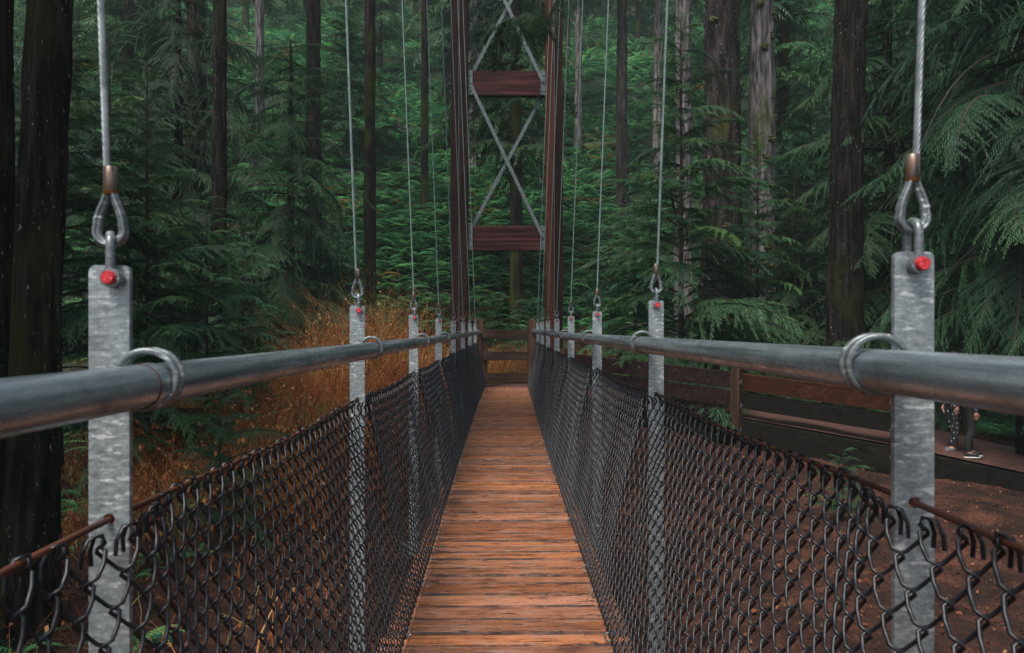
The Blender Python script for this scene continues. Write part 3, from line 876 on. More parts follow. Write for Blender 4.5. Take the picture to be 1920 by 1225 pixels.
def trunk_mesh(name, H, r0, r1, mat, seed, flare=.35, lean=(0, 0), lump=.09, deep=None):
    r = np.random.default_rng(seed)
    if r0 < .10:
        n = 8; hs = np.linspace(0, H, max(8, int(H / .8)))
    else:
        n = 72; hs = np.concatenate([np.arange(0, min(H, 13), .14), np.arange(min(H, 13), H + .01, 1.0)])
    u, v = np.meshgrid(np.arange(n) / n, hs / H)
    h = v * H
    rad = r0 + (r1 - r0) * v + flare * r0 * np.exp(-h * 1.6)
    q = 1 + lump * (vnoise(u, v, 5, max(2, int(H / 2.5)), r) - .5) * 2
    rad = rad * q
    if r0 >= .10:
        dp = deep if deep is not None else min(.045, .12 * r0)
        f1 = vnoise(u, v, max(14, int(r0 * 70)), max(3, int(H / .9)), r); f2 = vnoise(u, v, max(26, int(r0 * 130)), max(4, int(H / .35)), r)
        rad = rad + dp * (np.abs(f1 - .5) * 2.2 - .5) + dp * .6 * (f2 - .5)
    a = 2 * np.pi * u
    V = np.stack([rad * np.cos(a) + lean[0] * h, rad * np.sin(a) + lean[1] * h, h], -1).reshape(-1, 3)
    m = len(hs); i, k = np.meshgrid(np.arange(m - 1), np.arange(n), indexing='ij')
    i = i.ravel(); k = k.ravel(); l = (k + 1) % n
    F = np.stack([i * n + k, i * n + l, (i + 1) * n + l, (i + 1) * n + k], -1)
    return np_mesh(name, V, F, mat, smooth_=True)

CROWNS = {
    'sap_a': crown_mesh('crown', 6.6, .5, 2.0, 92, 1),
    'sap_b': crown_mesh('crown', 5.0, .25, 1.7, 74, 2),
    'sap_c': crown_mesh('crown', 8.0, .8, 2.3, 104, 3),
    'small': crown_mesh('crown', 2.0, .1, .95, 34, 4),
    'tall_a': crown_mesh('crown', 17, 3.2, 2.9, 110, 5, TEMPL_FAR, (-26, 4), .5, .5),
    'tall_b': crown_mesh('crown', 20, 6.5, 3.0, 100, 6, TEMPL_FAR, (-30, 2), .5, .5),
    'top': crown_mesh('crown', 22, 15.5, 2.6, 44, 10, TEMPL_FAR, (-30, 2), .5, .5),
    'over': crown_mesh('crown', 10.5, 2.7, 2.9, 125, 11, TEMPL_BIG, (-44, -8), .35, .4, tone=.20),
    'high': crown_mesh('crown', 22, 11.5, 3.0, 80, 8, TEMPL_FAR, (-30, 2), .5, .5),
    'edge': crown_mesh('crown', 9.5, .6, 2.5, 135, 9, TEMPL_BIG, (-38, -2), .35, .4, tone=.30),
}
def tree(name, label, cat, x, y, trunk, crown=None, rz=0, sc=1.0, group=None, zoff=-.15):
    root = empty(name, (x, y, gz(x, y) + zoff), rz)
    root.scale = (sc, sc, sc)
    tag(root, label, cat, group)
    link('trunk', trunk, root)
    if crown: link('crown', CROWNS[crown], root)
    return root

STEM = {'sap_a': trunk_mesh('trunk', 6.6, .055, .008, M_TWIG, 1), 'sap_b': trunk_mesh('trunk', 5.0, .045, .007, M_TWIG, 2),
        'sap_c': trunk_mesh('trunk', 8.0, .075, .01, M_TWIG, 3), 'small': trunk_mesh('trunk', 2.0, .022, .004, M_TWIG, 4), 'edge': trunk_mesh('trunk', 9.5, .16, .03, M_BARK_DK, 5), 'over': trunk_mesh('trunk', 10.5, .2, .03, M_BARK_DK, 6)}

# big trunks: (px in the photo, distance, diameter in px, bark, label, crown, lean)
BIG = [
    (-6, 6.4, 66, M_BARK_DK, 'dark trunk cut by the left edge of the photo', 'high', (0, 0)),
    (46, 5.9, 88, M_BARK_DK, 'broad near-black lichen-flecked trunk left of the nearest left hanger', 'high', (.045, 0)),
    (412, 17, 29, M_BARK_DK, 'slim straight dark trunk behind the left saplings', 'high', (0, 0)),
    (368, 23, 40, M_BARK_BR, 'grey-brown trunk half hidden just left of a slim dark trunk', 'high', (0, 0)),
    (487, 38, 18, M_BARK_GR, 'pale grey trunk high on the slope at upper left', 'high', (0, 0)),
    (588, 27, 30, M_BARK_BR, 'trunk with a pale streak above a mossy fallen log', 'high', (0, 0)),
    (693, 23, 25, M_BARK_BR, 'dark trunk just right of the second left suspender cable', 'high', (.004, 0)),
    (796, 33, 15, M_BARK_BR, 'thin faint trunk left of the tower, among ferns', 'high', (0, 0)),
    (889, 38, 23, M_BARK_GR, 'pale furrowed trunk beside the tower left leg at the top', 'high', (0, 0)),
    (968, 27, 25, M_BARK_BR, 'dark speckled trunk seen between the tower legs behind the lower beam', 'tall_b', (0, 0)),
    (1084, 42, 14, M_BARK_GR, 'faint pale trunk just right of the tower, far up the slope', 'high', (0, 0)),
    (1166, 36, 22, M_BARK_FIR, 'brown trunk up the slope between two right suspender cables', 'high', (0, 0)),
    (1234, 36, 20, M_BARK_GR, 'grey trunk at the top beside the second right suspender cable', 'high', (0, 0)),
    (1282, 25, 36, M_BARK_GR, 'pale trunk partly veiled by the tall right sapling', 'high', (0, 0)),
    (1353, 19.5, 80, M_BARK_FIR, 'massive dark furrowed fir trunk with moss tufts', 'high', (0, 0)),
    (1428, 20.5, 57, M_BARK_GR, 'light grey deeply furrowed trunk with bands of moss', 'high', (.0, 0)),
    (1578, 15.4, 66, M_BARK_DK, 'dark mossy leaning trunk behind the ramp fence', 'high', (-.028, 0)),
]
for i, (px, d, wpx, bark, lab, crown, lean) in enumerate(BIG):
    p = at(px, d); r0 = wpx / 2 / F_PX * d
    t = tree('conifer_tree', lab, 'tree', p.x, p.y, trunk_mesh('trunk', 22 if crown == 'high' else 20, r0, r0 * .55, bark, 40 + i, lean=lean, lump=.11 if d < 7 else .09), 'top' if d < 34.5 and crown == 'high' and d > 14.5 else crown, 1.3 * i, 1.0, 'large conifers of the forest')
    if px in (1353, 1428):
        rr = random.Random(px)
        for k in range(7 if px == 1353 else 16):
            h = rr.uniform(2.0, 10.5); a = R(rr.uniform(180, 360)) - 1.3 * i; rad = (r0 + (r0 * .55 - r0) * h / 22) * 1.0
            mb = MB()
            for q in range(26):
                aa = a + rr.gauss(0, .11)
                mb.ball((rad * 1.03 * math.cos(aa), rad * 1.03 * math.sin(aa), h + rr.gauss(0, .035)), rr.uniform(.025, .070), 7, 5, (1, 1, .7))
            mb.build('moss_tuft', M_MOSS, t)

SAPS = [
    ('sap_a', 276, 12.0, 1.0, 'layered young hemlock with a thin dark stem right of the nearest left hanger'),
    ('sap_c', 205, 15.5, 1.05, 'tall teal-green hemlock behind the nearest left suspender cable'),
    ('sap_b', 388, 13.5, .95, 'young hemlock below the slim dark trunk, left side'),
    ('small', 412, 8.6, .95, 'small hemlock seedling beneath the left handrail'),
    ('sap_b', 455, 15.5, .85, 'dark green hemlock left of the orange brush'),
    ('edge', 545, 20.0, 1.0, 'broad hemlock with a drooping bright crown at upper left'),
    ('sap_b', 600, 25.5, .9, 'hemlock right behind the orange brush, under the pale-streaked trunk'),
    ('sap_c', 655, 36, 1.1, 'hazy hemlock up the slope behind the second left cable'),
    ('small', 930, 24.3, 1.4, 'low hemlock bush behind the end railing, left of centre between the tower legs'),
    ('small', 1000, 24.5, 1.55, 'low hemlock bush behind the end railing, near the tower right leg'),
    ('sap_b', 950, 36, 1.1, 'green hemlock framed by the upper part of the tower'),
    ('sap_a', 1277, 16.6, 1.34, 'tall slender hemlock sapling with a dark stem right of the second right hanger'),
    ('sap_b', 1145, 21.5, 1.05, 'bushy hemlock behind the third right hanger'),
    ('sap_b', 1190, 19.0, 1.05, 'hemlock behind the dirt path, left of the tall slender sapling'),
    ('sap_a', 1420, 17.6, .95, 'hemlock in front of the grey furrowed trunk'),
    ('sap_b', 1490, 17.0, 1.1, 'hemlock just left of the leaning mossy trunk'),
    ('small', 1580, 8.9, .50, 'tiny seedling at the foot of the path edge beam'),
    ('edge', 1668, 16.5, 1.05, 'dark drooping hemlock right of the leaning mossy trunk'),
    ('edge', 1800, 17.0, 1.1, 'dense dark hemlock behind the nearest right hanger'),
    ('over', 1935, 12.0, 1.0, 'drooping hemlock overhanging the right edge above the two people'),
    ('sap_c', 1520, 24, 1.3, 'dark hemlock deep between the grey and the leaning trunks'),
    ('over', 335, 20.5, 1.1, 'dark broad hemlock whose boughs veil the trunks left of the slim one'),
    ('sap_c', 110, 11.5, .9, 'shadowy hemlock behind the broad near-black trunk'),
]
for i, (k, px, d, sc, lab) in enumerate(SAPS):
    p = at(px, d)
    tree('hemlock_tree', lab, 'tree', p.x, p.y, STEM[k], k, 2.1 * i, sc, 'young hemlocks around the bridge')

# forest on the slope behind
rr = random.Random(21); FAR_TR = trunk_mesh('trunk', 18, .26, .06, M_BARK_BR, 77)
far_spots = []
for row, (y0, n, dx) in enumerate(((31, 9, 5.2), (39, 12, 5.6), (48, 14, 6.4), (58, 16, 7.4), (66, 22, 6.0), (74, 26, 5.6), (80, 26, 6.2), (76, 27, 5.4), (84, 30, 5.4))):
    for k in range(n):
        x = (k - (n - 1) / 2) * dx + rr.uniform(-1.8, 1.8)
        y = y0 + rr.uniform(-2.5, 2.5)
        if y < 44 and -.42 < x / y < .26: continue
        far_spots.append((x, y))
for i, (x, y) in enumerate(far_spots):
    tree('conifer_tree', 'hazy green conifer crowded among others on the fern slope', 'tree', x, y, FAR_TR, ['tall_a', 'tall_b', 'tall_a'][i % 3], rr.uniform(0, 6.28), rr.uniform(.75, 1.1), 'conifers on the slope behind')

for i, (x, y) in enumerate(((-6.6, 2.2), (-9.5, 5.0), (-12.5, 8.0), (7.4, 2.6), (9.6, 5.2), (13.5, 8.6), (-7.5, -4), (8.2, -3.5))):  # forest continued out of view, added to shade both sides
    tree('conifer_tree', 'unseen dark conifer beside the viewer, added to shade the sides', 'tree', x, y, FAR_TR, ['tall_a', 'tall_b'][i % 2], 1.7 * i, .95, 'unseen shading conifers beside the viewer')

# the tree that hangs a bough into the top of the frame
def build_overhang():
    x, y = 6.7, 8.6
    root = empty('conifer_tree', (x, y, gz(x, y) - .15))
    tag(root, 'tree whose drooping dark bough hangs into the top middle of the photo', 'tree')
    link('trunk', trunk_mesh('trunk', 14, .22, .10, M_BARK_DK, 99), root)
    link('crown', CROWNS['top'], root)
    z0 = -(gz(x, y) - .15)
    mb = MB(); tip = at(985, 8.0, -10) - Vector((x, y, -z0))
    a = Vector((0, 0, z0 + 7.0)); mid = a.lerp(tip, .5) + Vector((0, 0, .7))
    pts = [a, a.lerp(mid, .5) + Vector((0, 0, .2)), mid, mid.lerp(tip, .55) + Vector((0, 0, .25)), tip]
    mb.tube(pts, [.075, .06, .045, .028, .012], 8); mb.build('limb', M_BARK_DK, root)
    Vs = []; Ms = []; r = np.random.default_rng(4)
    for k in range(18):
        V, Wd = TEMPL[k % 5]; sc = r.uniform(.16, .30)
        az = r.uniform(0, 6.28); pt = R(r.uniform(-80, -35))
        cp, sp_ = math.cos(pt), math.sin(pt); Ry = np.array([[cp, 0, -sp_], [0, 1, 0], [sp_, 0, cp]])
        ca, sa = math.cos(az), math.sin(az); Rz = np.array([[ca, -sa, 0], [sa, ca, 0], [0, 0, 1]])
        f = r.uniform(-.10, .22); base = np.array(tip + (mid - tip) * f * .6 + Vector((-.02, 0, -.20)))
        for arr, mi in ((V, 0), (Wd, 1)):
            Vs.append((arr.reshape(-1, 3) * sc) @ (Rz @ Ry).T + base); Ms.append(np.full(len(arr), mi))
    V = np.concatenate(Vs); n = len(V) // 4
    link('bough', np_mesh('bough', V, np.arange(n * 4).reshape(n, 4), [M_HEM, M_TWIG], r.uniform(.1, .6, n), np.concatenate(Ms)), root)
build_overhang()

# ------------------------------------------------------------------ ferns, brush, litter, logs
def frond_fern(r, npairs, nf):
    """one sword fern as triangles, about 1 m across"""
    tri = []; tn = []
    for f in range(nf):
        az = 2 * math.pi * f / nf + r.uniform(-.3, .3); L = r.uniform(.55, .95); rise = r.uniform(.55, 1.1); fall = r.uniform(.7, 1.25)
        t = np.linspace(.06, 1, npairs)
        rad = L * t; z = L * (rise * t - fall * t * t * .8)
        px = rad * math.cos(az); py = rad * math.sin(az)
        wv = .092 * np.sin(np.pi * np.clip(t, .05, 1) ** .7) + .012
        hd = L / npairs * .60
        c, s_ = math.cos(az), math.sin(az)
        tt = r.uniform(0, .9)
        for sd in (-1, 1):
            b0 = np.stack([px - c * hd, py - s_ * hd, z], -1); b1 = np.stack([px + c * hd, py + s_ * hd, z], -1)
            tip = np.stack([px + c * .03 - sd * s_ * wv, py + s_ * .03 + sd * c * wv, z - wv * r.uniform(.15, .5)], -1)
            tri.append(np.stack([b0, b1, tip], 1)); tn.append(np.full(npairs, tt))
    return np.concatenate(tri), np.concatenate(tn)

def build_ferns():
    r = np.random.default_rng(12); rp = random.Random(12)
    near = [frond_fern(rp, 16, 12) for _ in range(4)]; far = [frond_fern(rp, 9, 10) for _ in range(4)]
    Vs = []; Ts = []
    def put(x, y, sc, lib, dead):
        V, T = lib[r.integers(4)]
        a = r.uniform(0, 6.28); ca, sa = math.cos(a), math.sin(a)
        Q = V.reshape(-1, 3) * sc; Q = np.stack([Q[:, 0] * ca - Q[:, 1] * sa, Q[:, 0] * sa + Q[:, 1] * ca, Q[:, 2]], -1) + np.array([x, y, gz(x, y) - .02])
        Vs.append(Q); Ts.append(np.clip(T + r.normal(0, .12), 0, .92) if not dead else np.ones(len(T)))
    n = 0
    while n < 3400:
        y = 22.5 + 26 * r.random() ** 1.2; x = (r.uniform(-.62, .62) if r.random() < .4 else r.normal(-.03, .14)) * y
        put(x, y, r.uniform(.7, 1.6), near if y < 36 else far, r.random() < .04); n += 1
    for _ in range(2300):
        y = r.uniform(44, 70); x = r.uniform(-.7, .7) * y
        put(x, y, r.uniform(1.1, 2.2), far, r.random() < .04)
    for (x0, x1, y0, y1, k) in ((3.5, 13, 14.5, 23, 130), (-12, -3.5, 9, 22, 150), (-8, -2.4, 3.5, 11, 40), (9, 14, 10.5, 15, 60), (-3, 3, 21.4, 23.5, 16)):
        for _ in range(k): 
            x, y = r.uniform(x0, x1), r.uniform(y0, y1)
            if y < 17 and x > 0 and (x * .75 + y * .66 < 15.8): continue
            put(x, y, r.uniform(.55, .95) * (.6 if y < 9.5 else 1), near, False)
    V = np.concatenate(Vs); T = np.concatenate(Ts); n = len(T)
    o = link('fern_undergrowth', np_mesh('fern_undergrowth', V, np.arange(n * 3).reshape(n, 3), M_FERN, T))
    tag(o, 'sword ferns covering the slope and forest floor', 'ferns', kind='stuff')
build_ferns()

def build_brush():
    r = np.random.default_rng(31)
    Q = []; T = []
    def quad(a, b, c, d, t): Q.append((a, b, c, d)); T.append(t)
    def stem(x, y, h, tint, nleaf, lean=.6):
        az = r.uniform(0, 6.28); ln = r.uniform(.05, lean) * h; z0 = gz(x, y) - .03
        pts = []
        for k in range(5):
            f = k / 4
            pts.append(np.array([x + math.cos(az) * ln * f * f * 1.6 + r.normal(0, .035 * h), y + math.sin(az) * ln * f * f * 1.6 + r.normal(0, .035 * h), z0 + h * (f - .18 * f * f * f)]))
        w_ = r.uniform(.0030, .0085); sa = r.uniform(0, 6.28); sd = np.array([math.cos(sa), math.sin(sa), 0])
        for k in range(4):
            w0 = w_ * (1 - k / 4.6); w1 = w_ * (1 - (k + 1) / 4.6)
            quad(pts[k] - sd * w0, pts[k] + sd * w0, pts[k + 1] + sd * w1, pts[k + 1] - sd * w1, tint)
        for _ in range(nleaf):
            f = r.uniform(.3, 1.0) * 3.99; k = int(f); p = pts[k] + (pts[k + 1] - pts[k]) * (f - k)
            d = r.normal(0, 1, 3); d[2] -= .8; d /= np.linalg.norm(d); L = r.uniform(.02, .06) * (1.5 if r.random() < .12 else 1)
            e = np.cross(d, r.normal(0, 1, 3)); e /= np.linalg.norm(e) + 1e-9; e *= L * r.uniform(.12, .34)
            m = p + d * L * .5 + np.array([0, 0, r.normal(0, .01)])
            quad(p, m + e, p + d * L, m - e, np.clip(tint + r.normal(-.05, .16), 0, 1))
    def hump(x, y):                                      # how tall the thicket stands
        t = 0.80 + 2.65 * math.exp(-((x + 2.9) / 2.6) ** 2 - ((y - 17.5) / 4.5) ** 2)
        return t * (1 + .25 * math.sin(x * 3.1) * math.sin(y * 2.3))
    n = 0
    while n < 330:
        cy = r.uniform(8.5, 23.5); cx = -r.uniform(1.5 + .055 * max(0, cy - 6), 1.8 + .40 * cy)
        dens = math.exp(-((cx + 2.8) / 4.0) ** 2) * (.26 + .74 * float(smooth(8, 14, cy)))
        if r.random() > dens: continue
        n += 1
        base = r.choice([.12, .30, .36, .42, .55, .62, .74, .90, 1.0], p=[.10, .17, .19, .16, .11, .08, .04, .06, .09])
        top = hump(cx, cy) * r.uniform(.55, 1.12); spread = r.uniform(.18, .42)
        for _ in range(int(r.integers(45, 105))):
            x = min(cx + r.normal(0, spread), -1.0 - .055 * max(0, cy - 6)); y = cy + r.normal(0, spread)
            stem(x, y, top * r.uniform(.35, 1.05), np.clip(base + r.normal(0, .09), 0, 1), int(r.integers(1, 6)), .5)
    for (x0, x1, y0, y1, k, h) in ((-3, 3.5, 21.2, 23.6, 5200, 1.55), (1.9, 4.5, 18, 23, 2200, 1.6), (-7, -1.4, 3.2, 9, 600, .6), (4.2, 8.5, 15, 18.5, 350, .8)):
        for _ in range(k):
            stem(r.uniform(x0, x1), r.uniform(y0, y1), h * r.uniform(.3, 1.1), np.clip(r.normal(.46, .24), 0, 1), int(r.integers(0, 3)))
    Q = np.array(Q); n = len(Q)
    o = link('dry_brush', np_mesh('dry_brush', Q.reshape(-1, 3), np.arange(n * 4).reshape(n, 4), M_DRY, np.array(T)))
    tag(o, 'tangled orange-brown dry brush along the left of the bridge and behind the end railing', 'dry brush', kind='stuff')
build_brush()

def build_litter():
    r = np.random.default_rng(8); n = 20000
    left = r.random(n) < .5
    x = np.where(left, -r.uniform(.8, 9, n), r.uniform(.8, 10, n)); y = r.uniform(.8, 14, n)
    keep = left | (x * .75 + y * .66 < 12.6); x, y, left = x[keep], y[keep], left[keep]; n = len(x)
    z = ground_z(x, y) + .012
    sz = r.uniform(.005, .020, n) * np.where(r.random(n) < .2, 1.8, 1); a = r.uniform(0, 6.28, n); asp = r.uniform(.3, .8, n)
    V = np.zeros((n, 4, 3)); ca, sa = np.cos(a), np.sin(a)
    for k, (u, v) in enumerate(((-1, 0), (0, -1), (1, 0), (0, 1))):
        V[:, k, 0] = x + sz * (u * ca - v * asp * sa); V[:, k, 1] = y + sz * (u * sa + v * asp * ca); V[:, k, 2] = z + r.uniform(0, .035, n)
    o = link('fallen_leaves', np_mesh('fallen_leaves', V.reshape(-1, 3), np.arange(n * 4).reshape(n, 4), M_LITTER, r.random(n) ** 1.2))
    tag(o, 'scattered fallen brown leaves on the dirt below the bridge', 'fallen leaves', kind='stuff')
build_litter()

def shrub(px, d, h, nb, seed, lab, leaves=True):
    p = at(px, d); r = random.Random(seed)
    root = empty('twiggy_shrub', (p.x, p.y, gz(p.x, p.y))); tag(root, lab, 'shrub', 'twiggy shrubs with orange leaves')
    mb = MB(); Q = []; T = []
    for k in range(nb):
        az = r.uniform(0, 6.28); pts = [Vector((r.gauss(0, .1), r.gauss(0, .1), -.05))]; d_ = Vector((math.cos(az) * .35, math.sin(az) * .35, 1)).normalized()
        hh = h * r.uniform(.6, 1.05)
        for q in range(6):
            d_ = (d_ + Vector((r.gauss(0, .16), r.gauss(0, .16), .03))).normalized(); pts.append(pts[-1] + d_ * hh / 6)
        mb.tube(pts, [.008, .007, .006, .005, .004, .003, .002], 4)
        for q in range(2, 7):
            for _ in range(2):
                dd = Vector((r.gauss(0, 1), r.gauss(0, 1), .4)).normalized(); e = pts[q] + dd * r.uniform(.12, .35); mb.tube([pts[q], e], [.003, .0015], 3)
                if leaves:
                    for _ in range(r.choice([1, 2, 3])):
                        b = pts[q].lerp(e, r.uniform(.4, 1)); L = r.uniform(.035, .075); dn = Vector((r.gauss(0, .4), r.gauss(0, .4), -1)).normalized(); sd = dn.cross(Vector((r.gauss(0, 1), r.gauss(0, 1), .1))).normalized() * L * .36
                        m = b + dn * L * .5 + Vector((r.gauss(0, .01), r.gauss(0, .01), 0)); Q.append([b, m + sd, b + dn * L, m - sd]); T.append(r.uniform(.35, .8))
    mb.build('stems', M_TWIG, root)
    if Q:
        Q = np.array([[tuple(v) for v in q] for q in Q]); n = len(Q)
        link('leaves', np_mesh('leaves', Q.reshape(-1, 3), np.arange(n * 4).reshape(n, 4), M_DRY, np.array(T)), root)
shrub(560, 12.5, 2.3, 9, 1, 'shrub with clustered orange leaves left of the second left hanger')
shrub(715, 19.0, 3.0, 12, 2, 'twiggy shrub rising behind the third left hanger')
shrub(440, 9.0, 1.5, 8, 3, 'leggy shrub with dead brown leaves below the left handrail')
shrub(300, 7.5, 1.2, 9, 4, 'dark stemmed shrub just right of the nearest left hanger')
shrub(650, 16, 2.4, 10, 5, 'shrub of bare pale twigs behind the second left hanger')

def log(px0, py0, d0, px1, py1, d1, r0, mat, lab):
    a = at(px0, d0, py0); b = at(px1, d1, py1)
    a.z = min(a.z, gz(a.x, a.y) + r0 * 1.2) if a.z > gz(a.x, a.y) else gz(a.x, a.y) + r0 * .6
    b.z = min(b.z, gz(b.x, b.y) + r0 * 1.2) if b.z > gz(b.x, b.y) else gz(b.x, b.y) + r0 * .6
    mb = MB(); r = random.Random(px0)
    mb.tube([a.lerp(b, k / 10) + Vector((0, r.gauss(0, .03), r.gauss(0, .03))) for k in range(11)], [r0 * (1 - .03 * k) * r.uniform(.94, 1.06) for k in range(11)], 12)
    o = mb.build('fallen_log', mat); tag(o, lab, 'log', 'fallen logs on the slope')
log(440, 42, 44, 552, 34, 45, .30, M_BARK_BR, 'long dark fallen log behind the pale trunk at upper left')
log(740, 82, 40, 846, 78, 40, .30, M_BARK_FIR, 'fallen log lying left of the tower near the top')
log(622, 272, 30, 684, 240, 33, .22, M_MOSS, 'yellow-green mossy fallen log below the tower-side slope at left')
log(1096, 54, 41, 1160, 58, 41, .33, M_MOSS, 'mossy fallen log right of the tower near the top')

# ------------------------------------------------------------------ people on the path
def skin_mesh(name, chains, mat, parent, sub=2):
    """chains: lists of (x, y, z, r); a chain may start with an int to root on an earlier vertex"""
    V = []; E = []; RR = []
    for ch in chains:
        prev = None
        for q in ch:
            if isinstance(q, int): prev = q; continue
            V.append(q[:3]); RR.append(q[3]); i = len(V) - 1
            if prev is not None: E.append((prev, i))
            prev = i
    me = bpy.data.meshes.new(name); me.from_pydata(V, E, []); me.update(); me.materials.append(mat)
    o = link(name, me, parent)
    o.modifiers.new('skin', 'SKIN').use_smooth_shade = True
    for i, d in enumerate(me.skin_vertices[0].data):
        d.radius = (RR[i], RR[i]); d.use_root = (i == 0)
    s = o.modifiers.new('sub', 'SUBSURF'); s.levels = s.render_levels = sub
    return o

M_SKIN = m_simple('skin', (0.42, 0.22, 0.15), (0.50, 0.28, 0.20), 20, 0.5, 0, 0)
M_DENIM = m_simple('dark_denim', (0.030, 0.040, 0.060), (0.075, 0.092, 0.125), 60, 0.8, 0, 0.2)
M_BLACKC = m_simple('black_cloth', (0.008, 0.008, 0.009), (0.018, 0.018, 0.020), 40, 0.85, 0, 0.2)
M_PRINT = (lambda t: (t.set('Base Color', t.ramp(t.n('ShaderNodeTexVoronoi', {'Vector': t.coord((1, 1, .7)), 'Scale': 22.0}).outputs['Distance'], [(0.22, (0.30, 0.29, 0.34)), (0.30, (0.012, 0.012, 0.014))])), t.m)[1])(NT('printed_leggings', 0.8))
M_GREYSH = m_simple('grey_shoe', (0.10, 0.10, 0.11), (0.17, 0.17, 0.18), 30, 0.7, 0, 0)
M_WHITE = m_simple('white_rubber', (0.65, 0.65, 0.63), (0.78, 0.78, 0.76), 20, 0.6, 0, 0)
M_HAIR = m_simple('dark_hair', (0.015, 0.010, 0.008), (0.04, 0.025, 0.018), 40, 0.5, 0, 0.3)

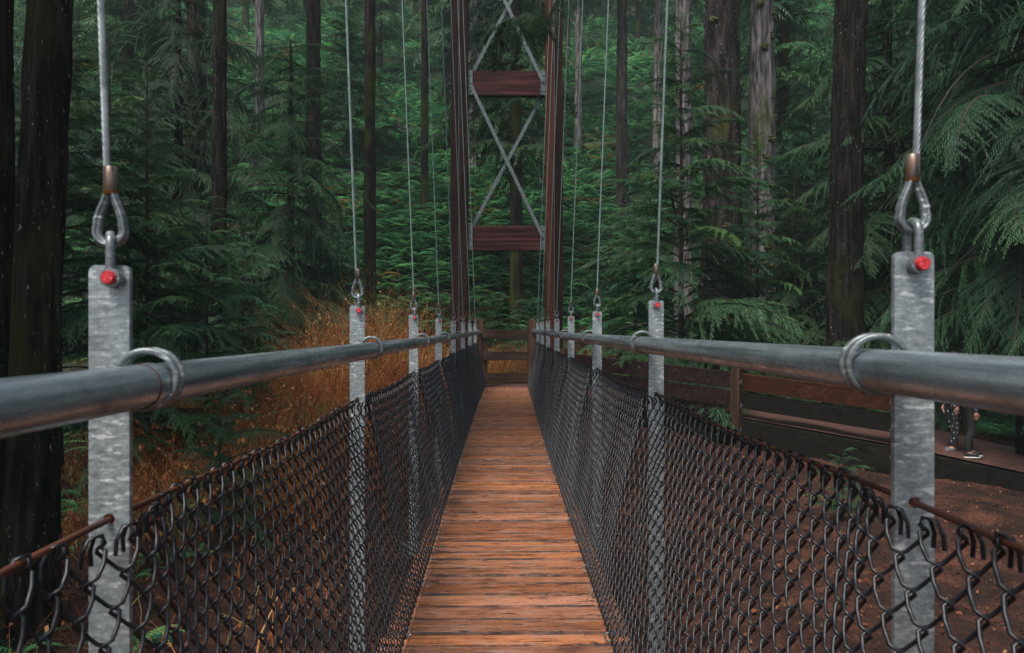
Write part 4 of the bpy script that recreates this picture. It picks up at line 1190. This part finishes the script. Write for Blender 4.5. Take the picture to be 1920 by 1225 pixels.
def person(px, py, depth, H, heading, lab, top, legs, shoe, sole, stride, hair_long):
    p = at(px, depth, py)
    root = empty('person', (p.x, p.y, p.z), heading); tag(root, lab, 'person', 'people on the dirt path')
    h = H
    def leg(s, f, rr_):
        kx = f * .5 + .015
        return [(0, s * .052 * h, .50 * h, .052 * h * rr_), (kx * h * .6, s * .054 * h, .285 * h, .034 * h * rr_), (f * h * .9 - .012 * h, s * .052 * h, .16 * h, .030 * h * rr_), (f * h, s * .050 * h, .05 * h, .021 * h * rr_)]
    def arm(s, sw, rr_):
        return [(0, s * .105 * h, .805 * h, .030 * h * rr_), (-.02 * h + sw * h * .4, s * .128 * h, .635 * h, .025 * h * rr_), (.02 * h + sw * h, s * .125 * h, .485 * h, .018 * h * rr_)]
    torso = [(0, 0, .53 * h, .075 * h), (0, 0, .63 * h, .068 * h), (.005 * h, 0, .74 * h, .080 * h), (0, 0, .815 * h, .055 * h), (.005 * h, 0, .855 * h, .030 * h), (.012 * h, 0, .905 * h, .050 * h), (.010 * h, 0, .955 * h, .055 * h), (.005 * h, 0, .985 * h, .038 * h)]
    ch = [torso]
    for s, f in ((1, stride), (-1, -stride)):
        ch.append([0] + leg(s, f, .9) + [((f + .05) * h, s * .05 * h, .025 * h, .018 * h), ((f + .10) * h, s * .052 * h, .018 * h, .014 * h)])
    hand_i = []
    for s, sw in ((1, .03), (-1, -.02)):
        a = arm(s, sw, .9); ww = a[-1]
        hz = ww[2]
        ch.append([3] + a + [(ww[0] + .006 * h, ww[1], hz - .035 * h, .017 * h)])
    body = skin_mesh('body', ch, M_SKIN, root)
    # hands: palm, four unequal bent fingers and a thumb
    for s, sw in ((1, .03), (-1, -.02)):
        ww = arm(s, sw, .9)[-1]; cx, cy, cz = ww[0] + .006 * h, ww[1], ww[2] - .05 * h
        mb = MB(); mb.ball((cx, cy, cz + .005 * h), .022 * h, 8, 6, (.95, .5, 1.1))
        for q, (dx, L) in enumerate(((-.015, .036), (-.005, .044), (.005, .047), (.015, .042))):
            a0 = Vector((cx + dx * h, cy, cz - .014 * h)); a1 = a0 + Vector((.002 * h, -s * .004 * h, -L * .5 * h)); a2 = a1 + Vector((0, -s * .012 * h, -L * .42 * h))
            mb.tube([a0, a1, a2], [.0050 * h, .0047 * h, .0036 * h], 6)
        a0 = Vector((cx + .018 * h, cy, cz + .010 * h)); mb.tube([a0, a0 + Vector((.010 * h, -s * .006 * h, -.016 * h)), a0 + Vector((.011 * h, -s * .010 * h, -.034 * h))], [.0058 * h, .0055 * h, .0042 * h], 6)
        mb.build('hand', M_SKIN, body)
    # face
    mb = MB(); fx = .062 * h
    mb.ball((fx + .004 * h, 0, .922 * h), .009 * h, 6, 5, (1.1, .7, 1.4)); [mb.ball((.012 * h, s * .053 * h, .925 * h), .012 * h, 6, 5, (.8, .4, 1.3)) for s in (-1, 1)]
    mb.build('nose_and_ears', M_SKIN, body)
    mb = MB(); [mb.ball((fx - .004 * h, s * .019 * h, .935 * h), .006 * h, 6, 5, (.6, 1.3, .7)) for s in (-1, 1)]; mb.ball((fx - .007 * h, 0, .895 * h), .006 * h, 6, 5, (.5, 2.4, .5))
    mb.build('eyes_and_mouth', M_HAIR, body)
    mb = MB(); mb.ball((-.008 * h, 0, .955 * h), .064 * h, 12, 8, (.98, .95, .86))
    if hair_long: mb.ball((-.045 * h, 0, .88 * h), .05 * h, 10, 8, (.6, 1.0, 1.7))
    mb.build('hair', M_HAIR, root)
    skin_mesh('trousers', [[(0, 0, .60 * h, .076 * h), (0, 0, .52 * h, .078 * h)]] + [[1] + leg(s, f, 1.18) for s, f in ((1, stride), (-1, -stride))], legs, root)
    skin_mesh('jacket', [[(0, 0, .455 * h, .088 * h), (0, 0, .60 * h, .080 * h), (0, 0, .74 * h, .088 * h), (0, 0, .815 * h, .062 * h), (0, 0, .838 * h, .040 * h)]] + [[3] + arm(s, sw, 1.35) + [tuple(a_ + b_ for a_, b_ in zip(arm(s, sw, 1.35)[-1], (.008 * h, 0, -.022 * h, 0)))] for s, sw in ((1, .03), (-1, -.02))], top, root)
    for s, f in ((1, stride), (-1, -stride)):
        sh = skin_mesh('shoe', [[((f - .030) * h, s * .05 * h, .030 * h, .022 * h), ((f + .01) * h, s * .05 * h, .034 * h, .025 * h), ((f + .055) * h, s * .052 * h, .026 * h, .021 * h), ((f + .100) * h, s * .053 * h, .020 * h, .016 * h)], ], shoe, root)
        mb = MB(); mb.ball(((f + .035) * h, s * .052 * h, .007 * h), .085 * h, 14, 6, (1.0, .33, .085)); mb.build('sole', sole, sh)
        if sole is M_WHITE:
            mb = MB()
            for q in range(3): mb.tube([((f + .030 + q * .014) * h, s * .052 * h - .016 * h, (.046 - q * .004) * h), ((f + .034 + q * .014) * h, s * .052 * h + .016 * h, (.046 - q * .004) * h)], .0028 * h, 5)
            mb.build('laces', M_WHITE, sh)
    return root
person(1818, 858, 11.4, 1.50, R(-8), 'person in black trousers and denim jacket with white-soled black shoes', M_DENIM, M_BLACKC, M_BLACKC, M_WHITE, .035, False)
person(1788, 848, 11.85, 1.56, R(188), 'person in black top and pale-printed leggings standing behind the denim jacket', M_BLACKC, M_PRINT, M_GREYSH, M_GREYSH, .05, True)

# ------------------------------------------------------------------ air
def build_haze():
    mb = MB(); x0, x1, y0, y1, z0, z1 = -140, 140, -80, 180, -3, 74
    mb.box(((x0 + x1) / 2, (y0 + y1) / 2, (z0 + z1) / 2), (x1 - x0, y1 - y0, z1 - z0))
    m = bpy.data.materials.new('haze'); m.use_nodes = True; t = m.node_tree
    t.nodes.remove(t.nodes['Principled BSDF'])
    v = t.nodes.new('ShaderNodeVolumePrincipled'); v.inputs['Color'].default_value = (.70, .86, .84, 1); v.inputs['Density'].default_value = .0012
    v.inputs['Anisotropy'].default_value = .1
    t.links.new(v.outputs[0], t.nodes['Material Output'].inputs['Volume'])
    o = mb.build('haze', m); tag(o, 'thin pale damp forest air', 'haze', kind='stuff')
build_haze()
